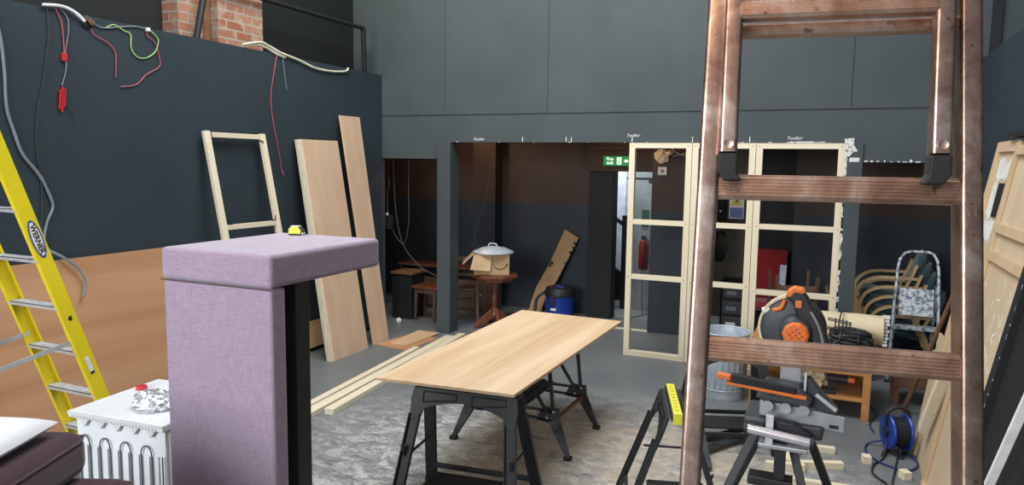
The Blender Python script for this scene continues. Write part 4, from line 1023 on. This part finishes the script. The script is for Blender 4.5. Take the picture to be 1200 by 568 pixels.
# red chair and pale plank, drawers
t = thing('red_chair', 'red upholstered chair behind the stud frame', 'chair', (-.60, 9.1, 0))
b, m = cushion('s', (-.66, 9.25, .80), .40, .60, .09, 0, 'red', (0, R(88)), n=8, pw=10); obj('backrest', b, 'red', t, smooth=True)
b, m = cushion('s', (-.66, 9.02, .46), .44, .44, .10, 0, 'red', (0, 0), n=8, pw=8); obj('seat', b, 'red', t, smooth=True)
for x in (-.84, -.48):
    for y in (8.84, 9.22): obj('leg', MB().box((x-.018, y-.018, 0), (x+.018, y+.018, .42)), 'steelblack', t)
tag(obj('pale_plank', MB().bar((-.50, 8.55, .0), (-.47, 8.75, .98), .07, .018), 'lightblue'), 'pale blue painted plank standing upright in front of the red chair', 'plank')
t = thing('drawer_tower', 'black plastic drawer tower behind the dustbin', 'drawers', (-1.06, 9.6, 0))
obj('carcass', MB().box((-1.24, 9.42, 0), (-.93, 9.46, .64)).box((-1.24, 9.42, 0), (-1.22, 9.85, .64)).box((-.95, 9.42, 0), (-.93, 9.85, .64)).box((-1.24, 9.42, .62), (-.93, 9.85, .64)), 'plastic', t, bev=.004)
for z in (.03, .23, .43):
    d_ = obj('drawer', MB().box((-1.215, 9.36, z), (-.955, 9.42, z+.17)), 'greyplastic', t, bev=.015)
    obj('drawer_label', MB().box((-1.16, 9.357, z+.05), (-1.04, 9.361, z+.10)), 'labelw' if z < .1 else 'greyw', d_)
tag(obj('dark_jacket', cushion('j', (-1.33, 9.75, 1.05), .24, .10, .42, 0, 'ink', (0, 0), n=8, pw=2)[0], 'plastic', smooth=True), 'dark cloth hanging beside the safety sign', 'cloth')
# safety sign, socket
t = thing('safety_sign', 'yellow and blue electrical safety sign on a dark board behind the stud frame', 'sign', (-1.12, 9.55, 1.45))
obj('backing', MB().box((-1.22, 9.56, 1.42), (-.94, 9.60, 1.95)), 'ink', t)
obj('sign_plate', MB().box((-1.20, 9.55, 1.43), (-1.02, 9.558, 1.76)), 'labelw', t)
obj('blue_field', MB().box((-1.19, 9.545, 1.44), (-1.03, 9.550, 1.57)), 'bluep', t)
obj('yellow_triangle', MB().prism([(-1.18, 9.545, 1.60), (-1.04, 9.545, 1.60), (-1.11, 9.545, 1.74)], (0, .004, 0)), 'labely', t)
obj('lightning_bolt', MB().prism([(-1.11, 9.541, 1.70), (-1.125, 9.541, 1.655), (-1.11, 9.541, 1.655), (-1.115, 9.541, 1.61), (-1.09, 9.541, 1.665), (-1.105, 9.541, 1.665)], (0, .003, 0)), 'ink', t)
t = thing('switch_box', 'dark switch box on the blockwork left of the safety sign', 'switch', (-1.38, 10.25, 1.35))
obj('box', MB().box((-1.46, 10.22, 1.35), (-1.33, 10.30, 1.72)), 'plastic', t, bev=.006)
obj('indicator', MB().box((-1.41, 10.21, 1.46), (-1.38, 10.222, 1.49)), 'labelw', t)

# ================================================================ DOORWAY
t = thing('exit_sign', 'green fire exit sign over the dark doorway', 'sign', (-2.62, 9.31, 2.06))
obj('sign_panel', MB().box((-2.80, 9.30, 2.075), (-2.44, 9.335, 2.20)), 'sgreen', t, bev=.002, label='green panel reading Fire exit')
obj('lettering', text_mesh('Fire', .060, basis((-2.71, 9.298, 2.162), (1, 0, 0), (0, 0, 1)), .001, 0, .001), 'swhite', t)
obj('lettering', text_mesh('exit', .060, basis((-2.71, 9.298, 2.112), (1, 0, 0), (0, 0, 1)), .001, 0, .001), 'swhite', t)
b = MB().box((-2.615, 9.295, 2.09), (-2.555, 9.300, 2.185)); obj('door_pictogram', b, 'swhite', t)
b = MB().lathe([(.008, 0), (.008, .003)], (-2.58, 9.294, 2.170), 10, Matrix.Rotation(R(90), 4, 'X'))
b.bar((-2.583, 9.292, 2.160), (-2.590, 9.292, 2.130), .003, .014).bar((-2.59, 9.292, 2.13), (-2.572, 9.292, 2.098), .003, .008).bar((-2.59, 9.292, 2.13), (-2.605, 9.292, 2.10), .003, .008).bar((-2.585, 9.292, 2.155), (-2.568, 9.292, 2.140), .003, .006)
obj('running_figure', b, 'sgreen', t)
b = MB().prism([(-2.52, 9.295, 2.137), (-2.495, 9.295, 2.165), (-2.495, 9.295, 2.15), (-2.465, 9.295, 2.15), (-2.465, 9.295, 2.125), (-2.495, 9.295, 2.125), (-2.495, 9.295, 2.11)], (0, .004, 0)); obj('arrow', b, 'swhite', t)
t = thing('bulkhead_lamp', 'unlit battered bulkhead lamp above the small square box, seen through the left stud frame', 'lamp', (-1.95, 8.85, 2.13))
bm = MB(); bmesh.ops.create_icosphere(bm.bm, subdivisions=3, radius=1)
for v in bm.bm.verts:
    p = v.co.copy(); q = 1+.3*noise.noise(p*3)+.15*noise.noise(p*8); v.co = Vector((p.x*.085*q, p.y*.05*q, p.z*.085*q))
bm.xf(Matrix.Translation((-1.93, 8.85, 2.20))); obj('cover', bm, 'lampglass', t)
obj('spot_head', MB().tube([(-1.86, 8.84, 2.23), (-1.80, 8.80, 2.25)], .03, 12), 'lampglass', t, smooth=True)
t = thing('alarm_box', 'small square white box with a dark centre on the wall below the bulkhead lamp', 'switch', (-1.92, 8.86, 1.97))
obj('box', MB().box((-1.975, 8.86, 1.97), (-1.865, 8.90, 2.07)), 'whitegrey', t, bev=.004)
obj('sounder', MB().lathe([(.022, 0), (.018, .006)], (-1.92, 8.86, 2.02), 14, Matrix.Rotation(R(90), 4, 'X')), 'redp', t)
tag(obj('wall_cable', MB().tube(smooth_path([(-1.85, 8.87, 2.33), (-1.75, 8.86, 2.24), (-1.6, 8.86, 2.20), (-1.45, 8.86, 2.17), (-1.38, 8.86, 2.20)]), .006, 6).tube(smooth_path([(-1.80, 8.86, 2.20), (-1.65, 8.86, 2.24), (-1.5, 8.86, 2.27), (-1.4, 8.86, 2.26)]), .005, 6), 'creamw', smooth=True), 'loose cream cables looping on the wall beside the bulkhead lamp', 'cable')
obj_ = thing('door_closer', 'black door closer arm across the top of the bright doorway', 'door closer', (-2.35, 9.5, 1.9))
obj('arm', MB().box((-2.50, 9.42, 1.895), (-2.10, 9.46, 1.925)), 'steelblack', obj_)
obj('closer_body', MB().box((-2.22, 9.44, 1.85), (-2.05, 9.50, 1.91)), 'steelblack', obj_, bev=.004)
t = thing('fire_extinguisher', 'red fire extinguisher on the pale wall beyond the doorway', 'fire extinguisher', (-2.50, 10.2, .55))
obj('cylinder', MB().lathe([(.05, 0), (.062, .02), (.062, .34), (.045, .40), (.02, .43)], (-2.45, 10.22, .60), 20), 'darkred', t, smooth=True)
obj('valve', MB().box((-2.475, 10.20, 1.02), (-2.425, 10.24, 1.08)), 'ink', t)
obj('hose', MB().tube(smooth_path([(-2.43, 10.20, 1.05), (-2.36, 10.17, 1.0), (-2.37, 10.16, .8), (-2.38, 10.16, .72)]), .008, 6), 'ink', t, smooth=True)
tag(obj('extinguisher_sign', MB().box((-2.50, 10.285, 1.20), (-2.40, 10.295, 1.45)), 'darkgreen'), 'small dark green notice above the fire extinguisher', 'sign')
t = thing('stair_balustrade', 'black stair balustrade with sloping handrail in the bright doorway', 'balustrade', (-2.75, 10.4, 0))
obj('newel_post', MB().box((-2.76, 10.18, 0), (-2.66, 10.28, 1.36)), 'steelblack', t, bev=.004)
obj('handrail', MB().bar((-3.10, 10.22, 1.46), (-2.70, 10.22, 1.20), .05, .05), 'steelblack', t)
obj('stringer', MB().prism([(-3.4, 10.20, .95), (-2.72, 10.20, .50), (-2.72, 10.20, .12), (-2.86, 10.20, .12), (-3.4, 10.20, .4)], (0, .05, 0)), 'steelblack', t)
tag(obj('corridor_cable', MB().tube(smooth_path([(-2.44, 10.15, .95), (-2.43, 10.12, .5), (-2.38, 10.0, .02), (-2.30, 9.9, .02), (-2.42, 9.5, .02), (-2.35, 9.2, .02)]), .006, 6), 'ink', smooth=True), 'thin black cable hanging and trailing on the corridor floor', 'cable')

# ================================================================ LEFT BACK ROOM
# pedestal table
TC = (-3.87, 8.25)
t = thing('pedestal_table', 'small red brown octagonal pedestal table carrying the cardboard box', 'table', (*TC, 0))
obj('tabletop', MB().lathe([(.28, .655), (.31, .662), (.31, .69), (.29, .70)], (*TC, 0), 8), 'redwood', t, bev=.004)
obj('apron', MB().lathe([(.24, .61), (.25, .656)], (*TC, 0), 8), 'redwood', t)
obj('turned_column', MB().lathe([(.05, .14), (.06, .18), (.035, .22), (.03, .30), (.05, .36), (.035, .40), (.03, .48), (.045, .54), (.06, .61)], (*TC, 0), 20), 'redwood', t, smooth=True)
for k_ in range(4):
    a_ = k_*pi/2+R(35); d_ = Vector((cos(a_), sin(a_), 0)); C_ = Vector((*TC, 0))
    obj('leg', MB().prism([C_+d_*.03+Vector((0, 0, .26)), C_+d_*.10+Vector((0, 0, .20)), C_+d_*.27+Vector((0, 0, .05)), C_+d_*.27+Vector((0, 0, 0)), C_+d_*.20+Vector((0, 0, .02)), C_+d_*.03+Vector((0, 0, .12))], Vector((-d_.y, d_.x, 0))*.04), 'redwood', t, bev=.005)
# cardboard box
bm_ = Matrix.Translation((-3.90, 8.20, .702)) @ Matrix.Rotation(R(28), 4, 'Z')
t = thing('cardboard_box', 'open brown cardboard box with a curved arrow smile printed on it, on the pedestal table', 'box', (-3.90, 8.20, .702))
b = MB().box((-.22, -.16, 0), (.22, -.155, .26), bm_).box((-.22, .155, 0), (.22, .16, .26), bm_).box((-.22, -.16, 0), (-.215, .16, .26), bm_).box((.215, -.16, 0), (.22, .16, .26), bm_).box((-.22, -.16, 0), (.22, .16, .005), bm_)
obj('box_body', b, 'card', t)
f1 = MB().prism([bm_ @ Vector(p) for p in ((-.22, -.16, .26), (.0, -.16, .26), (-.02, -.22, .06), (-.27, -.25, .08))], bm_.to_3x3() @ Vector((0, -.004, .001))); obj('flap', f1, 'cardlight', t)
f1 = MB().prism([bm_ @ Vector(p) for p in ((-.22, .16, .26), (-.22, -.16, .26), (-.36, -.14, .13), (-.36, .14, .13))], bm_.to_3x3() @ Vector((0, 0, .004))); obj('flap', f1, 'cardlight', t)
arc = [bm_ @ Vector((.105+.085*sin(a_), -.1615, .150-.075*cos(a_))) for a_ in [R(-62+124*i/14) for i in range(15)]]
obj('smile_print', MB().sweep(arc, [(-.001, -.005), (.001, -.005), (.001, .005), (-.001, .005)], side=bm_.to_3x3() @ Vector((0, 1, 0))).prism([bm_ @ Vector(p) for p in ((.165, -.162, .125), (.195, -.162, .150), (.197, -.162, .112))], bm_.to_3x3() @ Vector((0, .001, 0))), 'ink', t)
t = thing('dustbin_lid', 'round ribbed galvanised dustbin lid lying on the cardboard box', 'lid', (-3.88, 8.22, .965))
obj('lid_dome', MB().lathe([(.255, 0), (.258, .012), (.250, .020), (.15, .062), (.05, .082), (.01, .084)], (-3.88, 8.22, .966), 64, wob=lambda k, z: 1+(.012 if (k % 4) < 2 else 0)), 'galv', t, smooth=True)
obj('lid_handle', MB().tube(smooth_path([(-3.94, 8.20, 1.045), (-3.93, 8.20, 1.075), (-3.88, 8.20, 1.085), (-3.83, 8.20, 1.075), (-3.82, 8.20, 1.045)]), .008, 8), 'galv', t, smooth=True)
# chair beside the post
w3 = copy_tree(w0); put(w3, (-4.42, 8.40, 0), R(-150)); w3['label'] = 'dark wooden side chair behind the grey post, left of the pedestal table'
# stool with red seat
t = thing('wooden_stool', 'small wooden stool with a reddish seat left of the grey post', 'stool', (-4.80, 8.25, 0))
obj('seat', MB().box((-5.00, 8.08, .44), (-4.62, 8.42, .475)), 'redwood', t, bev=.008)
obj('seat_frame', MB().box((-4.97, 8.11, .38), (-4.65, 8.39, .44)), 'darkwood', t)
for x in (-4.95, -4.67):
    for y in (8.13, 8.37): obj('leg', MB().bar((x, y, .40), (x*1.004, y, 0), .04, .04, taper=.6), 'darkwood', t)
# black plinth
t = thing('black_plinth', 'scuffed black painted plinth box by the left end of the back room', 'plinth', (-5.2, 8.3, 0))
obj('box', MB().box((-5.34, 8.15, 0), (-5.04, 8.48, .60)), 'black', t, bev=.004)
obj('top_slab', MB().box((-5.36, 8.13, .60), (-5.02, 8.50, .63)), 'brownwood', t, bev=.003)
# dark sideboard
t = thing('dark_sideboard', 'low dark wooden sideboard with an upper shelf against the far wall', 'cabinet', (-4.9, 9.1, 0))
obj('carcass', MB().box((-5.75, 8.95, .0), (-4.25, 9.30, .44)), 'darkwood', t, bev=.004)
obj('top_shelf', MB().box((-5.75, 8.92, .60), (-4.20, 9.32, .63)), 'redwood', t, bev=.003)
for x in (-5.72, -5.0, -4.24): obj('divider', MB().box((x-.015, 8.97, .44), (x+.015, 9.30, .60)), 'darkwood', t)
for x in (-5.38, -4.65):
    d_ = obj('door', MB().box((x-.33, 8.93, .05), (x+.33, 8.95, .42)), 'darkwood', t, bev=.004)
    obj('knob', MB().lathe([(.008, 0), (.014, .012), (.010, .022)], (x+.25, 8.93, .26), 10, Matrix.Rotation(R(90), 4, 'X')), 'alu', d_)
# vacuum
VC = (-3.33, 9.20)
t = thing('vacuum_drum', 'round blue and black shop vacuum standing at the far wall', 'vacuum cleaner', (*VC, 0))
obj('drum', MB().lathe([(.17, .03), (.195, .05), (.20, .16), (.205, .165), (.20, .17), (.20, .30), (.205, .31)], (*VC, 0), 36), 'bluep', t, smooth=True)
obj('lid', MB().lathe([(.205, .31), (.215, .32), (.215, .36), (.19, .42), (.10, .445), (.02, .447)], (*VC, 0), 36), 'plastic', t, smooth=True)
obj('blue_top', MB().box((VC[0]-.02, VC[1]-.12, .430), (VC[0]+.10, VC[1]-.02, .455)), 'bluep', t, bev=.008)
lt_ = obj('latch', MB().box((VC[0]-.06, VC[1]-.225, .20), (VC[0]+.0, VC[1]-.190, .33)), 'plastic', t, bev=.006)
obj('vacuum_badge', MB().box((VC[0]-.055, VC[1]-.215, .13), (VC[0]+.02, VC[1]-.200, .16)), 'labelw', t)
for k_ in range(4):
    a_ = k_*pi/2+.6; obj('castor', MB().lathe([(.02, 0), (.025, .015), (.02, .035)], (VC[0]+.16*cos(a_), VC[1]+.16*sin(a_), 0), 10), 'rubber', t, smooth=True)
obj('hose', MB().tube(smooth_path([(VC[0]-.18, VC[1]-.08, .36), (VC[0]-.30, VC[1]-.1, .25), (VC[0]-.34, VC[1]-.1, .05), (VC[0]-.5, VC[1]-.15, .03), (VC[0]-.8, VC[1]-.25, .03), (-4.30, 8.78, .03)], 6), .022, 10), 'greyplastic', t, smooth=True)
# cardboard strip
b = MB().prism([(-3.86, 9.34, .0), (-3.67, 9.34, .0), (-3.59, 9.37, .27), (-3.46, 9.40, .46), (-3.32, 9.45, .77), (-3.19, 9.52, 1.07), (-3.40, 9.54, 1.18), (-3.58, 9.46, .72), (-3.76, 9.40, .36), (-3.83, 9.36, .12)], (0, .006, .002))
t = thing('cardboard_strip', 'long torn strip of brown cardboard leaning against the far wall behind the vacuum', 'cardboard', (-3.5, 9.4, 0))
obj('strip', b, 'card', t)
b = MB()
for (x, z, l) in ((-3.235, 1.00, .03), (-3.26, .94, .02), (-3.29, .87, .03), (-3.55, .71, .04), (-3.575, .67, .03), (-3.36, .72, .02)):
    yy = 9.34+.17*z+.0
    b.box((x-l/2, yy-.03, z-l/2), (x+l/2, yy-.018, z+l/2))
obj('dark_stain', b, 'ink', t)
# litter at the skirting
for i, (x, y, lab) in enumerate(((-5.22, 7.98, 'white crumpled scrap on the floor by the left corner'),)):
    tag(obj('paper_scrap', MB().lathe([(.03, 0), (.04, .03), (.02, .06)], (x+.12, y-.05, 0), 7), 'labelw'), lab, 'scrap')

# ================================================================ CABLES ON THE LEFT WALL
def cable(name, lab, ptss, r, mat, cat='cable'):
    b = MB()
    for pts in ptss: b.tube(smooth_path(pts, 5), r, 6)
    return tag(obj(name, b, mat, smooth=True), lab, cat)
w_ = WX+.012
cable('grey_cable', 'thick grey cable hanging down the wall at the far left, behind the yellow ladder', [[(w_, 3.10, 3.15), (w_, 3.17, 2.94), (w_, 3.19, 2.68), (w_, 3.19, 2.43), (w_, 3.23, 2.26), (w_, 3.28, 2.11), (w_, 3.39, 1.96), (w_, 3.46, 1.8), (w_, 3.47, 1.72), (w_, 3.42, 1.61), (w_, 3.40, 1.45), (-5.14, 3.5, 1.36), (-5.12, 3.60, 1.26), (-5.11, 3.64, 1.15), (-5.09, 3.60, 1.06)]], .010, 'greyw')
cable('thin_black_cable', 'thin dark cable hanging down the left wall beside the red wires', [[(w_, 3.51, 3.15), (w_, 3.51, 2.96), (w_, 3.46, 2.66), (w_, 3.40, 2.41), (w_, 3.38, 2.17), (w_, 3.40, 1.9), (w_, 3.38, 1.6)]], .004, 'greyplastic')
cable('white_conduit', 'short white cable running along the top edge of the left wall', [[(-5.17, 3.47, 3.16), (-5.17, 3.61, 3.175), (-5.17, 3.71, 3.15), (-5.17, 3.78, 3.10)]], .011, 'labelw')
t = thing('red_wire_bundle', 'red and grey wires hanging with red connectors near the top left', 'wires', (w_, 3.6, 2.4))
obj('red_wire', MB().tube(smooth_path([(w_, 3.57, 3.16), (w_, 3.61, 3.07), (w_, 3.62, 2.95), (w_, 3.62, 2.84), (w_, 3.62, 2.80)]), .0045, 6), 'pink', t, smooth=True)
obj('grey_wire', MB().tube(smooth_path([(w_, 3.61, 3.16), (w_, 3.66, 3.1), (w_, 3.66, 3.0), (w_, 3.63, 2.86), (w_, 3.63, 2.74), (w_, 3.59, 2.61)]), .004, 6), 'greyw', t, smooth=True)
obj('connector', MB().box((w_-.01, 3.60, 2.79), (w_+.012, 3.635, 2.845)), 'redp', t, bev=.004)
for y, z0_, z1_ in ((3.565, 2.44, 2.58), (3.582, 2.42, 2.60), (3.60, 2.46, 2.59)): obj('connector', MB().tube([(w_, y, z0_), (w_+.004, y+.01, z1_)], .008, 6), 'redp', t, smooth=True)
obj('wire_tail', MB().tube(smooth_path([(w_, 3.60, 2.50), (w_, 3.66, 2.42), (w_, 3.68, 2.36), (w_, 3.64, 2.32)]), .003, 5), 'greyplastic', t, smooth=True)
t = thing('junction_wiring', 'loops of green, grey and red wire around a round junction, top left wall', 'wires', (w_, 3.85, 2.9))
obj('junction_box', MB().lathe([(.045, 0), (.050, .012), (.035, .02)], (WX, 3.82, 3.10), 18, Matrix.Rotation(R(90), 4, 'Y')), 'ink', t, smooth=True)
b = MB()
for i in range(5): b.tube(smooth_path([(w_+.01, 3.79+.012*i, 3.13), (w_+.03, 3.83, 3.08+.01*i), (w_+.015, 3.86-.01*i, 3.12)]), .004, 5)
obj('wire_ends', b, 'brownwood', t, smooth=True)
obj('red_wire', MB().tube(smooth_path([(w_, 3.83, 3.09), (w_, 3.86, 3.02), (w_, 3.94, 2.99), (w_, 4.01, 2.95), (w_, 4.04, 2.89), (w_, 4.03, 2.72)]), .004, 6), 'pink', t, smooth=True)
obj('green_wire', MB().tube(smooth_path([(w_, 3.97, 3.09), (w_, 4.04, 3.12), (w_, 4.12, 3.09), (w_, 4.18, 3.07), (w_, 4.18, 2.97), (w_, 4.22, 2.91), (w_, 4.30, 2.90), (w_, 4.40, 2.96), (w_, 4.44, 3.06), (w_, 4.40, 3.11), (w_, 4.34, 3.14)]), .0045, 6), 'greenw', t, smooth=True)
obj('grey_wire', MB().tube(smooth_path([(w_, 3.85, 3.11), (w_, 3.94, 3.08), (w_, 4.12, 3.12), (w_, 4.23, 3.14), (w_, 4.33, 3.14)]), .005, 6), 'greyw', t, smooth=True)
obj('wire_clip', MB().box((w_-.01, 4.325, 3.12), (w_+.015, 4.355, 3.148)), 'labelw', t, bev=.003)
obj('red_wire', MB().tube(smooth_path([(w_, 4.33, 3.13), (w_, 4.34, 3.08), (w_, 4.41, 3.04), (w_, 4.44, 2.94), (w_, 4.44, 2.85), (w_, 4.31, 2.77), (w_, 4.21, 2.68), (w_, 4.07, 2.65)]), .004, 6), 'pink', t, smooth=True)
cable('red_wire', 'long thin red wire hanging between the timber frame and the thick leaning panel', [[(w_, 5.85, 3.15), (w_, 5.80, 2.96), (w_, 5.75, 2.74), (w_, 5.76, 2.54), (w_, 5.82, 2.28), (w_, 5.86, 2.11), (w_, 5.88, 1.98), (w_, 5.91, 1.93), (w_, 5.89, 1.99)]], .004, 'pink')
cable('grey_wire', 'short dark wire hanging beside the long red wire', [[(w_, 5.93, 3.14), (w_, 5.95, 2.98), (w_, 5.98, 2.81)]], .004, 'greyw')
cable('cream_cable', 'thick cream cable lying along the top of the left partition below the handrail', [[(-5.19, 5.38, 3.17), (-5.19, 5.49, 3.20), (-5.19, 5.63, 3.23), (-5.19, 5.74, 3.21), (-5.18, 5.90, 3.165), (-5.18, 6.16, 3.13), (-5.18, 6.43, 3.08), (-5.18, 6.72, 3.08), (-5.18, 6.96, 3.11), (-5.18, 7.01, 3.15)], [(-5.20, 5.40, 3.16), (-5.20, 5.57, 3.20), (-5.20, 5.72, 3.19), (-5.19, 5.84, 3.15), (-5.19, 5.97, 3.13)]], .012, 'creamw')
cable('hanging_wire', 'thin pale wire hanging from the beam in the middle of the back room', [[(-4.09, 8.6, 2.79), (-4.09, 8.6, 2.34), (-4.12, 8.6, 1.99), (-4.19, 8.6, 1.59), (-4.32, 8.6, 1.21), (-4.34, 8.6, 1.02)]], .004, 'wire')
cable('hanging_wire', 'long pale wire curving down inside the left opening towards the post', [[(-5.22, 8.0, 2.79), (-5.22, 8.0, 2.12), (-5.21, 8.0, 1.81), (-5.18, 8.0, 1.42), (-5.08, 8.0, 1.03), (-4.85, 8.0, .77), (-4.62, 8.0, .66), (-4.42, 7.98, .62)]], .005, 'wire')
cable('hanging_wire', 'thin wire loop hanging inside the left opening beside the switch', [[(-4.99, 8.0, 2.79), (-4.99, 8.0, 2.13), (-4.99, 8.0, 1.65), (-4.99, 8.0, 1.32), (-5.05, 8.0, 1.04), (-5.16, 8.0, 1.09), (-5.22, 7.98, 1.20)]], .004, 'wire')
t = thing('wall_switch', 'dark switch box with a pale cable in the left opening', 'switch', (-5.26, 7.95, 1.2))
obj('box', MB().box((-5.31, 7.90, 1.22), (-5.20, 7.97, 1.40)), 'plastic', t, bev=.005)
obj('cable', MB().tube(smooth_path([(-5.25, 7.95, 2.12), (-5.28, 7.95, 1.97), (-5.25, 7.95, 1.81), (-5.28, 7.95, 1.64), (-5.27, 7.95, 1.40)]), .008, 6), 'greyplastic', t, smooth=True)
obj('cable_gland', MB().lathe([(.014, 0), (.014, .03)], (-5.27, 7.93, 1.40), 10), 'labelw', t)
